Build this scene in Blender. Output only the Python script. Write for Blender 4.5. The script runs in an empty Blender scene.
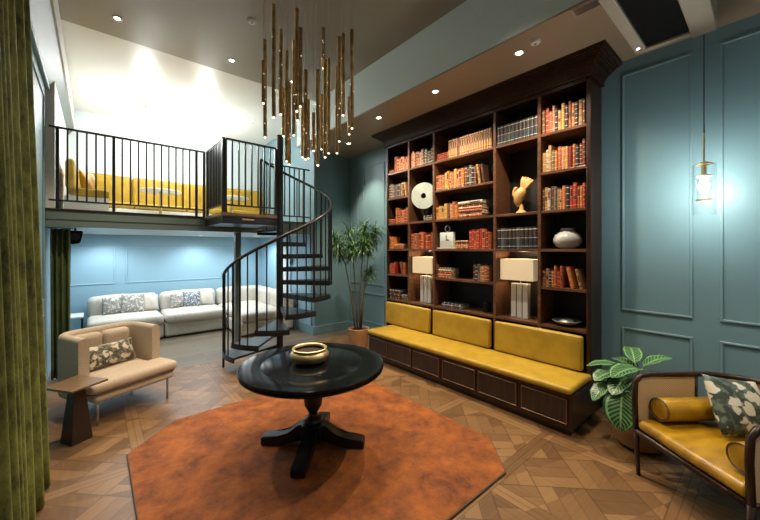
import bpy, bmesh, math, random
from mathutils import Vector, Matrix, Euler
PI = math.pi
R = math.radians
rnd = random.Random(7)
scene = bpy.context.scene
COL = scene.collection

# ------------------------------------------------------------------ camera, world, exposure
YAW = math.atan(285 / 335.0)
cam_d = bpy.data.cameras.new('camera')
cam_d.sensor_width = 36.0
cam_d.lens = 335.0 / 760.0 * 36.0
cam_d.shift_y = -11.0 / 760.0
cam_d.clip_start = 0.05
cam = bpy.data.objects.new('camera', cam_d)
cam.location = (0, 0, 1.8)
cam.rotation_euler = (PI / 2, 0, -YAW)
COL.objects.link(cam)
scene.camera = cam

w = bpy.data.worlds.new('world')
scene.world = w
w.use_nodes = True
w.node_tree.nodes['Background'].inputs[0].default_value = (0.55, 0.7, 0.8, 1)
w.node_tree.nodes['Background'].inputs[1].default_value = 0.02

scene.view_settings.view_transform = 'Standard'
scene.view_settings.look = 'None'
scene.view_settings.gamma = 1.0
scene.view_settings.use_curve_mapping = False
scene.view_settings.exposure = 0.75

WARM = (1.0, 0.74, 0.46)
SOFTWARM = (1.0, 0.84, 0.64)
COOL = (0.88, 0.95, 1.0)
NEUT = (0.95, 0.98, 1.0)

def spot(name, loc, power, color=WARM, angle=95, blend=0.7, radius=0.04, target=None):
    l = bpy.data.lights.new(name, 'SPOT')
    l.energy = power; l.color = color; l.spot_size = R(angle); l.spot_blend = blend
    l.shadow_soft_size = radius
    o = bpy.data.objects.new(name, l); COL.objects.link(o); o.location = loc
    if target is not None:
        d = Vector(target) - Vector(loc)
        o.rotation_euler = d.to_track_quat('-Z', 'Y').to_euler()
    return o

def point(name, loc, power, color=WARM, radius=0.05):
    l = bpy.data.lights.new(name, 'POINT')
    l.energy = power; l.color = color; l.shadow_soft_size = radius
    o = bpy.data.objects.new(name, l); COL.objects.link(o); o.location = loc
    return o

def area(name, loc, power, color, sx, sy, rot=(0, 0, 0)):
    l = bpy.data.lights.new(name, 'AREA')
    l.energy = power; l.color = color; l.shape = 'RECTANGLE'; l.size = sx; l.size_y = sy
    o = bpy.data.objects.new(name, l); COL.objects.link(o); o.location = loc; o.rotation_euler = rot
    return o

# added soft fill lamps behind the viewpoint
area('room_fill', (2.0, -2.3, 2.6), 5, (0.85, 0.93, 1.0), 3.6, 2.4, (R(80), 0, 0))
area('window_fill', (-0.42, -1.2, 2.4), 2, (0.93, 0.97, 1.0), 1.6, 1.8, (0, R(-90), 0))

# ------------------------------------------------------------------ materials
def mat(name, col, rough=0.5, metal=0.0, col2=None, nscale=8.0, stretch=(1, 1, 1), bump=0.0,
        bscale=60.0, coat=0.0, sheen=0.0, emit=None, estr=0.0, spec=0.5, detail=4.0, contrast=(0.35, 0.65), coatr=0.1):
    m = bpy.data.materials.new(name); m.use_nodes = True
    nt = m.node_tree; b = nt.nodes['Principled BSDF']
    b.inputs['Base Color'].default_value = (*col, 1)
    b.inputs['Roughness'].default_value = rough
    b.inputs['Metallic'].default_value = metal
    b.inputs['Specular IOR Level'].default_value = spec
    b.inputs['Coat Weight'].default_value = coat
    b.inputs['Coat Roughness'].default_value = coatr
    if sheen:
        b.inputs['Sheen Weight'].default_value = sheen
        b.inputs['Sheen Roughness'].default_value = 0.35
        b.inputs['Sheen Tint'].default_value = (*[min(1, c * 1.6 + .1) for c in col], 1)
    if emit:
        b.inputs['Emission Color'].default_value = (*emit, 1)
        b.inputs['Emission Strength'].default_value = estr
    if col2 is not None or bump:
        tc = nt.nodes.new('ShaderNodeTexCoord')
        mp = nt.nodes.new('ShaderNodeMapping'); mp.inputs['Scale'].default_value = stretch
        nt.links.new(tc.outputs['Object'], mp.inputs['Vector'])
    if col2 is not None:
        n = nt.nodes.new('ShaderNodeTexNoise'); n.inputs['Scale'].default_value = nscale
        n.inputs['Detail'].default_value = detail
        nt.links.new(mp.outputs[0], n.inputs['Vector'])
        r = nt.nodes.new('ShaderNodeValToRGB')
        r.color_ramp.elements[0].color = (*col, 1); r.color_ramp.elements[1].color = (*col2, 1)
        r.color_ramp.elements[0].position = contrast[0]; r.color_ramp.elements[1].position = contrast[1]
        nt.links.new(n.outputs['Fac'], r.inputs[0]); nt.links.new(r.outputs[0], b.inputs['Base Color'])
    if bump:
        n2 = nt.nodes.new('ShaderNodeTexNoise'); n2.inputs['Scale'].default_value = bscale
        nt.links.new(mp.outputs[0], n2.inputs['Vector'])
        bp = nt.nodes.new('ShaderNodeBump'); bp.inputs['Strength'].default_value = bump
        bp.inputs['Distance'].default_value = 0.01
        nt.links.new(n2.outputs['Fac'], bp.inputs['Height']); nt.links.new(bp.outputs[0], b.inputs['Normal'])
    return m

M = {}
M['wall'] = mat('teal_paint', (0.155, 0.265, 0.30), 0.42, spec=0.4)
M['wall_blue'] = mat('blue_paint', (0.25, 0.41, 0.50), 0.5)  # wall teal, with the lower room's cool light put into the colour
M['moulding'] = mat('teal_moulding', (0.17, 0.285, 0.32), 0.4)
M['moulding_blue'] = mat('blue_moulding', (0.29, 0.46, 0.55), 0.4)  # moulding teal, lightened and blued for the same cool light
M['ceil'] = mat('taupe_lacquer', (0.27, 0.245, 0.195), 0.3, coat=0.25, coatr=0.2)
M['soffit'] = mat('soffit_paint', (0.30, 0.235, 0.165), 0.4)
M['loft_ceil'] = mat('white_lacquer', (0.72, 0.70, 0.64), 0.28, coat=0.3)
M['loft_wall'] = mat('loft_wall_paint', (0.55, 0.62, 0.62), 0.5)
M['bulk'] = mat('pale_teal_paint', (0.62, 0.72, 0.68), 0.5)
M['fascia'] = mat('green_grey_paint', (0.13, 0.17, 0.15), 0.4)
M['cove'] = mat('grey_green_paint', (0.10, 0.12, 0.11), 0.5)
M['crown'] = mat('crown_white', (0.62, 0.62, 0.56), 0.5)
M['walnut'] = mat('dark_walnut', (0.016, 0.007, 0.005), 0.32, col2=(0.045, 0.019, 0.010), nscale=5, stretch=(6, 6, .6), spec=.4)
M['walnut_h'] = mat('dark_walnut_lit_edge', (0.065, 0.026, 0.012), 0.3, col2=(0.14, 0.062, 0.03), nscale=5, stretch=(6, .6, 6))  # lighter walnut: light caught by shelf edges put into the colour
M['walnut_in'] = mat('walnut_panel', (0.018, 0.009, 0.006), 0.45, col2=(0.042, 0.020, 0.011), nscale=6, stretch=(6, 6, .5))
M['walnut_back'] = mat('walnut_back_shaded', (0.006, 0.0045, 0.004), 0.5, col2=(0.014, 0.009, 0.007), nscale=6, stretch=(6, 6, .5))  # walnut darkened, the shade of the recesses put into its colour
M['bead'] = mat('bronze_bead', (0.20, 0.10, 0.055), 0.35, metal=.3)
M['black_wood'] = mat('black_lacquer', (0.005, 0.005, 0.006), 0.15, spec=.35)
M['black_wood2'] = mat('black_stained_wood', (0.008, 0.007, 0.007), 0.35)
M['black_metal'] = mat('black_metal', (0.005, 0.006, 0.007), 0.35, metal=0.0, spec=.5)
M['tread'] = mat('tread_black', (0.010, 0.013, 0.015), 0.35)
M['black_plastic'] = mat('black_plastic', (0.008, 0.008, 0.009), 0.8, spec=.08)
M['brass'] = mat('aged_brass', (0.52, 0.41, 0.22), 0.45, metal=1.0)
M['brass_dark'] = mat('bronze_tube', (0.62, 0.44, 0.20), 0.36, metal=1.0, col2=(0.36, 0.24, 0.10), nscale=14)
M['steel'] = mat('brushed_steel', (0.5, 0.5, 0.5), 0.35, metal=1.0)
M['yellow'] = mat('mustard_velvet', (0.36, 0.22, 0.014), 0.5, col2=(0.45, 0.285, 0.02), nscale=7, sheen=0.35, bump=.05, bscale=200)
M['gold_satin'] = mat('gold_satin_velvet', (0.27, 0.135, 0.004), 0.30, col2=(0.50, 0.28, 0.010), nscale=4, stretch=(3, 1, 1), coat=.2, coatr=.3, bump=.5, bscale=8)
M['linen'] = mat('cream_linen', (0.50, 0.46, 0.39), 0.85, col2=(0.60, 0.56, 0.48), nscale=30, bump=.3, bscale=120)
M['tan'] = mat('tan_wool', (0.50, 0.39, 0.28), 0.85, col2=(0.58, 0.46, 0.34), nscale=60, bump=.2, bscale=220)
M['piping'] = mat('dark_piping', (0.12, 0.07, 0.04), 0.7)
M['table_wood'] = mat('brown_wood_top', (0.14, 0.08, 0.035), 0.32, col2=(0.22, 0.13, 0.06), nscale=6, stretch=(1, 10, 1))
M['pedestal'] = mat('dark_brown_wood', (0.028, 0.014, 0.009), 0.4)
M['cable'] = mat('cable_black', (0.02, 0.02, 0.02), 0.5)
M['white'] = mat('white_plastic', (0.7, 0.7, 0.68), 0.4)
M['beige_box'] = mat('beige_painted_metal', (0.42, 0.36, 0.28), 0.4)
M['terracotta'] = mat('terracotta', (0.38, 0.18, 0.07), 0.7, col2=(0.46, 0.24, 0.10), nscale=6)
M['pot_brown'] = mat('brown_clay', (0.22, 0.105, 0.04), 0.6, col2=(0.33, 0.18, 0.07), nscale=5)
M['soil'] = mat('soil', (0.03, 0.018, 0.01), 0.95, bump=.6, bscale=50)
M['bark'] = mat('bark', (0.10, 0.07, 0.04), 0.85, col2=(0.18, 0.13, 0.08), nscale=30)
M['ceramic'] = mat('white_glaze', (0.44, 0.43, 0.41), 0.25)
M['ceramic_grey'] = mat('grey_glaze', (0.22, 0.22, 0.22), 0.4)
M['disc'] = mat('pale_jade', (0.36, 0.42, 0.38), 0.4, col2=(0.46, 0.51, 0.45), nscale=6)
M['gold_art'] = mat('pale_gold_leaf', (0.60, 0.36, 0.13), 0.5, metal=0.2)
M['clock_face'] = mat('clock_glass', (0.55, 0.60, 0.55), 0.3)
M['pages'] = mat('book_pages', (0.55, 0.45, 0.30), 0.8, col2=(0.42, 0.33, 0.20), nscale=40, stretch=(1, 20, 1))
M['goldband'] = mat('gold_tooling', (0.75, 0.50, 0.18), 0.4, metal=.3)
M['darkband'] = mat('dark_tooling', (0.04, 0.02, 0.015), 0.5)
M['whiteband'] = mat('cream_tooling', (0.62, 0.60, 0.52), 0.5)
M['shade'] = mat('linen_lampshade', (0.62, 0.52, 0.34), 0.8, emit=(1.0, 0.80, 0.50), estr=0.12)
M['bulb'] = mat('bulb', (1, 1, 1), 0.4, emit=(1.0, 0.93, 0.8), estr=40)
M['bulb_cool'] = mat('bulb_neutral', (1, 1, 1), 0.4, emit=(1.0, 0.98, 0.92), estr=30)
M['dl_lens'] = mat('downlight_lens', (1, 1, 1), 0.4, emit=(1.0, 0.88, 0.68), estr=25)
M['dl_cool'] = mat('downlight_lens_cool', (1, 1, 1), 0.4, emit=(0.85, 0.95, 1.0), estr=12)
M['tip'] = mat('led_tip', (1, 1, 1), 0.4, emit=(1.0, 0.9, 0.75), estr=2.2)
M['pinhole'] = mat('pinhole_glow', (1, .8, .5), 0.4, emit=(1.0, 0.72, 0.42), estr=.9)
M['led_blue'] = mat('status_led', (1, 1, 1), 0.4, emit=(0.6, 0.75, 1.0), estr=6)
M['lit_frost'] = mat('lit_frosted_glass', (0.9, 0.9, 0.88), 0.3, emit=(1.0, 0.95, 0.8), estr=2.5)
M['crystal'] = mat('lit_crystal', (0.9, 0.9, 0.88), 0.2, emit=(1.0, 0.97, 0.9), estr=9)

def glass_mat(name='clear_glass'):
    """thin clear glass: mostly transparent with a fresnel reflection"""
    m = bpy.data.materials.new(name); m.use_nodes = True
    nt = m.node_tree; nt.nodes.remove(nt.nodes['Principled BSDF'])
    out = nt.nodes['Material Output']
    tr = nt.nodes.new('ShaderNodeBsdfTransparent'); gl = nt.nodes.new('ShaderNodeBsdfGlossy'); gl.inputs['Roughness'].default_value = .03
    tr.inputs[0].default_value = (.96, .98, .98, 1)
    lw = nt.nodes.new('ShaderNodeLayerWeight'); lw.inputs[0].default_value = .25
    mx = nt.nodes.new('ShaderNodeMixShader')
    sc = nt.nodes.new('ShaderNodeMath'); sc.operation = 'MULTIPLY'; sc.inputs[1].default_value = .6
    nt.links.new(lw.outputs['Facing'], sc.inputs[0]); nt.links.new(sc.outputs[0], mx.inputs[0]); nt.links.new(tr.outputs[0], mx.inputs[1]); nt.links.new(gl.outputs[0], mx.inputs[2])
    nt.links.new(mx.outputs[0], out.inputs[0])
    return m
M['glass'] = glass_mat()

def velvet_patch(name, c1, c2, scale, stretch=(1, 1, 1), sheen=.5, bump=.4, c3=None):
    m = bpy.data.materials.new(name); m.use_nodes = True
    nt = m.node_tree; b = nt.nodes['Principled BSDF']
    tc = nt.nodes.new('ShaderNodeTexCoord'); mp = nt.nodes.new('ShaderNodeMapping')
    mp.inputs['Scale'].default_value = stretch
    nt.links.new(tc.outputs['Object'], mp.inputs['Vector'])
    n = nt.nodes.new('ShaderNodeTexNoise'); n.inputs['Scale'].default_value = scale
    n.inputs['Detail'].default_value = 9; n.inputs['Roughness'].default_value = .74; n.inputs['Distortion'].default_value = .15
    nt.links.new(mp.outputs[0], n.inputs['Vector'])
    r = nt.nodes.new('ShaderNodeValToRGB')
    r.color_ramp.elements[0].color = (*c1, 1); r.color_ramp.elements[1].color = (*c2, 1)
    r.color_ramp.elements[0].position = .34; r.color_ramp.elements[1].position = .63
    nt.links.new(n.outputs['Fac'], r.inputs[0]); nt.links.new(r.outputs[0], b.inputs['Base Color'])
    b.inputs['Roughness'].default_value = .8; b.inputs['Sheen Weight'].default_value = sheen
    b.inputs['Sheen Tint'].default_value = (*[min(1, c * 1.5) for c in c2], 1)
    n2 = nt.nodes.new('ShaderNodeTexNoise'); n2.inputs['Scale'].default_value = 90
    bp = nt.nodes.new('ShaderNodeBump'); bp.inputs['Strength'].default_value = bump; bp.inputs['Distance'].default_value = .01
    nt.links.new(tc.outputs['Object'], n2.inputs['Vector'])
    nt.links.new(n2.outputs['Fac'], bp.inputs['Height']); nt.links.new(bp.outputs[0], b.inputs['Normal'])
    return m
M['rug'] = velvet_patch('burnt_orange_pile', (0.10, 0.022, 0.002), (0.36, 0.098, 0.008), 4.2, sheen=.12)
M['curtain'] = velvet_patch('olive_velvet', (0.012, 0.015, 0.003), (0.20, 0.22, 0.045), 11, (1, 1, .5), sheen=.8, bump=.2)
M['curtain_dark'] = velvet_patch('forest_velvet', (0.02, 0.035, 0.012), (0.09, 0.12, 0.035), 5, (1, 1, .5), sheen=.3, bump=.2)

def floral(name, bg1, bg2, fl, scale=9.0, thr=.32):
    m = bpy.data.materials.new(name); m.use_nodes = True
    nt = m.node_tree; b = nt.nodes['Principled BSDF']; b.inputs['Roughness'].default_value = .7
    tc = nt.nodes.new('ShaderNodeTexCoord')
    n = nt.nodes.new('ShaderNodeTexNoise'); n.inputs['Scale'].default_value = scale * 1.4
    nt.links.new(tc.outputs['Object'], n.inputs['Vector'])
    mx = nt.nodes.new('ShaderNodeVectorMath'); mx.operation = 'MULTIPLY_ADD'
    mx.inputs[1].default_value = (.10, .10, .10)
    nt.links.new(n.outputs['Color'], mx.inputs[0]); nt.links.new(tc.outputs['Object'], mx.inputs[2])
    v = nt.nodes.new('ShaderNodeTexVoronoi'); v.inputs['Scale'].default_value = scale
    nt.links.new(mx.outputs[0], v.inputs['Vector'])
    r = nt.nodes.new('ShaderNodeValToRGB')
    e = r.color_ramp.elements
    e[0].position = thr; e[0].color = (1, 1, 1, 1); e[1].position = thr + .06; e[1].color = (0, 0, 0, 1)
    nt.links.new(v.outputs['Distance'], r.inputs[0])
    n2 = nt.nodes.new('ShaderNodeTexNoise'); n2.inputs['Scale'].default_value = scale * 2.2
    nt.links.new(tc.outputs['Object'], n2.inputs['Vector'])
    r2 = nt.nodes.new('ShaderNodeValToRGB')
    r2.color_ramp.elements[0].color = (*bg1, 1); r2.color_ramp.elements[1].color = (*bg2, 1)
    r2.color_ramp.elements[0].position = .45; r2.color_ramp.elements[1].position = .6
    nt.links.new(n2.outputs['Fac'], r2.inputs[0])
    mix = nt.nodes.new('ShaderNodeMix'); mix.data_type = 'RGBA'
    nt.links.new(r.outputs[0], mix.inputs[0]); nt.links.new(r2.outputs[0], mix.inputs[6])
    mix.inputs[7].default_value = (*fl, 1)
    nt.links.new(mix.outputs[2], b.inputs['Base Color'])
    return m
M['floral'] = floral('floral_print', (0.035, 0.05, 0.04), (0.13, 0.17, 0.13), (0.66, 0.62, 0.50), 10, .42)
M['floral_tan'] = floral('floral_print_tan', (0.07, 0.07, 0.05), (0.25, 0.21, 0.14), (0.62, 0.54, 0.40), 13, .40)
M['floral_grey'] = floral('grey_print', (0.22, 0.21, 0.18), (0.36, 0.34, 0.3), (0.62, 0.58, 0.52), 18, .35)
M['floral_blue'] = floral('blue_grey_print', (0.05, 0.07, 0.10), (0.30, 0.32, 0.32), (0.60, 0.60, 0.58), 20, .30)

def cane_mat():
    m = bpy.data.materials.new('woven_cane'); m.use_nodes = True
    nt = m.node_tree; b = nt.nodes['Principled BSDF']; b.inputs['Roughness'].default_value = .55
    tc = nt.nodes.new('ShaderNodeTexCoord')
    ch = nt.nodes.new('ShaderNodeTexChecker'); ch.inputs['Scale'].default_value = 110
    ch.inputs[1].default_value = (0.78, 0.57, 0.33, 1); ch.inputs[2].default_value = (0.58, 0.39, 0.19, 1)
    nt.links.new(tc.outputs['Object'], ch.inputs['Vector'])
    nt.links.new(ch.outputs[0], b.inputs['Base Color'])
    return m
M['cane'] = cane_mat()

def node(nt, t, **kw):
    n = nt.nodes.new(t)
    for k, v in kw.items(): setattr(n, k, v)
    return n

def parquet(name, ca, cb, cc, panel=1.0, ox=.3, oy=.42):
    """square panels with straight borders and a diagonal basket weave inside"""
    m = bpy.data.materials.new(name); m.use_nodes = True
    nt = m.node_tree; L = nt.links; b = nt.nodes['Principled BSDF']
    def math_(op, a, bb=None, c=None):
        n = nt.nodes.new('ShaderNodeMath'); n.operation = op
        for i, x in enumerate((a, bb, c)):
            if x is None: continue
            if isinstance(x, (int, float)): n.inputs[i].default_value = x
            else: L.new(x, n.inputs[i])
        return n.outputs[0]
    tc = nt.nodes.new('ShaderNodeTexCoord'); sp = nt.nodes.new('ShaderNodeSeparateXYZ')
    L.new(tc.outputs['Object'], sp.inputs[0])
    X, Y = sp.outputs[0], sp.outputs[1]
    px = math_('DIVIDE', math_('SUBTRACT', X, ox), panel); py = math_('DIVIDE', math_('SUBTRACT', Y, oy), panel)
    fx = math_('SUBTRACT', math_('FRACT', px), .5); fy = math_('SUBTRACT', math_('FRACT', py), .5)
    ax = math_('ABSOLUTE', fx); ay = math_('ABSOLUTE', fy)
    bw = .5 - .055
    inbx = math_('GREATER_THAN', ax, bw); inby = math_('GREATER_THAN', ay, bw)
    border = math_('MAXIMUM', inbx, inby)
    # rotated coords
    s = .7071
    u = math_('MULTIPLY', math_('ADD', fx, fy), s); v = math_('MULTIPLY', math_('SUBTRACT', fx, fy), s)
    cell = .35355
    cu = math_('DIVIDE', math_('ADD', u, 2.0 * cell), cell); cv = math_('DIVIDE', math_('ADD', v, 2.0 * cell), cell)
    iu = math_('FLOOR', cu); iv = math_('FLOOR', cv)
    par = math_('MODULO', math_('ADD', math_('ADD', iu, iv), 40), 2)
    fu = math_('FRACT', cu); fv = math_('FRACT', cv)
    # plank coordinate across
    a_ = math_('ADD', math_('MULTIPLY', fu, par), math_('MULTIPLY', fv, math_('SUBTRACT', 1, par)))
    pl = math_('MULTIPLY', a_, 3.0)
    ip = math_('FLOOR', pl); fp = math_('FRACT', pl)
    # border strip id
    idb = math_('ADD', math_('MULTIPLY', inbx, 3.0), math_('MULTIPLY', inby, 7.0))
    wn = nt.nodes.new('ShaderNodeTexWhiteNoise'); wn.noise_dimensions = '3D'
    cb_ = nt.nodes.new('ShaderNodeCombineXYZ')
    nb = math_('SUBTRACT', 1, border)
    L.new(math_('ADD', math_('MULTIPLY', math_('ADD', iu, math_('MULTIPLY', math_('FLOOR', px), 13)), nb), math_('MULTIPLY', idb, border)), cb_.inputs[0])
    L.new(math_('ADD', math_('MULTIPLY', math_('ADD', iv, math_('MULTIPLY', math_('FLOOR', py), 17)), nb), math_('FLOOR', math_('ADD', px, math_('MULTIPLY', py, 3)))), cb_.inputs[1])
    L.new(math_('MULTIPLY', ip, nb), cb_.inputs[2])
    L.new(cb_.outputs[0], wn.inputs[0])
    # grain, along plank
    mp = nt.nodes.new('ShaderNodeMapping'); mp.inputs['Scale'].default_value = (3, 55, 1); mp.inputs['Rotation'].default_value = (0, 0, R(45))
    mp2 = nt.nodes.new('ShaderNodeMapping'); mp2.inputs['Scale'].default_value = (40, 3, 1); mp2.inputs['Rotation'].default_value = (0, 0, R(45))
    L.new(tc.outputs['Object'], mp.inputs[0]); L.new(tc.outputs['Object'], mp2.inputs[0])
    mv = nt.nodes.new('ShaderNodeMix'); mv.data_type = 'VECTOR'
    L.new(par, mv.inputs[0]); L.new(mp.outputs[0], mv.inputs[4]); L.new(mp2.outputs[0], mv.inputs[5])
    gn = nt.nodes.new('ShaderNodeTexNoise'); gn.inputs['Scale'].default_value = 1.0; gn.inputs['Detail'].default_value = 3
    L.new(mv.outputs[1], gn.inputs['Vector'])
    val = math_('ADD', math_('MULTIPLY', wn.outputs['Value'], .58), math_('MULTIPLY', gn.outputs['Fac'], .46))
    r = nt.nodes.new('ShaderNodeValToRGB'); e = r.color_ramp.elements
    e[0].position = .1; e[0].color = (*ca, 1); e[1].position = .95; e[1].color = (*cc, 1)
    m1 = e.new(.55); m1.color = (*cb, 1)
    L.new(val, r.inputs[0])
    # gaps
    eu = math_('ABSOLUTE', math_('SUBTRACT', fu, .5)); ev = math_('ABSOLUTE', math_('SUBTRACT', fv, .5)); ep = math_('ABSOLUTE', math_('SUBTRACT', fp, .5))
    g1 = math_('MAXIMUM', math_('GREATER_THAN', eu, .485), math_('GREATER_THAN', ev, .485))
    g1 = math_('MAXIMUM', g1, math_('GREATER_THAN', ep, .475))
    g1 = math_('MULTIPLY', g1, nb)
    gb = math_('MAXIMUM', math_('LESS_THAN', math_('ABSOLUTE', math_('SUBTRACT', ax, bw)), .004), math_('LESS_THAN', math_('ABSOLUTE', math_('SUBTRACT', ay, bw)), .004))
    gb = math_('MAXIMUM', gb, math_('GREATER_THAN', math_('MAXIMUM', ax, ay), .4965))
    g = math_('MAXIMUM', g1, gb)
    mx = nt.nodes.new('ShaderNodeMix'); mx.data_type = 'RGBA'
    L.new(math_('MULTIPLY', g, .5), mx.inputs[0]); L.new(r.outputs[0], mx.inputs[6]); mx.inputs[7].default_value = (*[c * .3 for c in ca], 1)
    L.new(mx.outputs[2], b.inputs['Base Color'])
    b.inputs['Roughness'].default_value = .38
    return m
M['parquet'] = parquet('oak_parquet', (0.105, 0.052, 0.020), (0.205, 0.108, 0.043), (0.30, 0.17, 0.072))

def planks(name, c1, c2):
    m = bpy.data.materials.new(name); m.use_nodes = True
    nt = m.node_tree; b = nt.nodes['Principled BSDF']
    tc = nt.nodes.new('ShaderNodeTexCoord')
    br = nt.nodes.new('ShaderNodeTexBrick'); br.inputs['Scale'].default_value = 1
    br.inputs['Brick Width'].default_value = 1.4; br.inputs['Row Height'].default_value = .16
    br.inputs['Mortar Size'].default_value = .003
    br.inputs['Color1'].default_value = (*c1, 1); br.inputs['Color2'].default_value = (*c2, 1)
    br.inputs['Mortar'].default_value = (.02, .015, .01, 1)
    nt.links.new(tc.outputs['Object'], br.inputs['Vector']); nt.links.new(br.outputs[0], b.inputs['Base Color'])
    b.inputs['Roughness'].default_value = .4
    return m
M['planks'] = planks('grey_oak_planks', (0.13, 0.10, 0.07), (0.18, 0.145, 0.10))

def leaf_mat():
    m = bpy.data.materials.new('striped_leaf'); m.use_nodes = True
    nt = m.node_tree; L = nt.links; b = nt.nodes['Principled BSDF']
    uv = nt.nodes.new('ShaderNodeUVMap'); sp = nt.nodes.new('ShaderNodeSeparateXYZ'); L.new(uv.outputs[0], sp.inputs[0])
    def mt(op, a, bb=None):
        n = nt.nodes.new('ShaderNodeMath'); n.operation = op
        for i, x in enumerate((a, bb)):
            if x is None: continue
            if isinstance(x, (int, float)): n.inputs[i].default_value = x
            else: L.new(x, n.inputs[i])
        return n.outputs[0]
    ax = mt('ABSOLUTE', mt('SUBTRACT', sp.outputs[0], .5))
    # feathered chevron stripes plus a pale ring near the rim
    s = mt('SINE', mt('MULTIPLY', mt('SUBTRACT', sp.outputs[1], mt('MULTIPLY', ax, .55)), 62))
    st = mt('MULTIPLY', mt('GREATER_THAN', s, .25), mt('LESS_THAN', ax, .40))
    rib = mt('LESS_THAN', ax, .03)
    ring = mt('MULTIPLY', mt('GREATER_THAN', ax, .36), mt('LESS_THAN', ax, .43))
    f = mt('MINIMUM', mt('ADD', mt('ADD', mt('MULTIPLY', st, .55), rib), mt('MULTIPLY', ring, .7)), 1.0)
    mx = nt.nodes.new('ShaderNodeMix'); mx.data_type = 'RGBA'
    L.new(f, mx.inputs[0]); mx.inputs[6].default_value = (0.010, 0.058, 0.016, 1); mx.inputs[7].default_value = (0.24, 0.44, 0.18, 1)
    L.new(mx.outputs[2], b.inputs['Base Color']); b.inputs['Roughness'].default_value = .35
    return m
M['leaf'] = leaf_mat()
M['strap_leaf'] = mat('strap_leaf', (0.035, 0.10, 0.035), 0.35, col2=(0.13, 0.25, 0.09), nscale=9)
M['stem'] = mat('green_stem', (0.06, 0.12, 0.03), 0.6)

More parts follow.
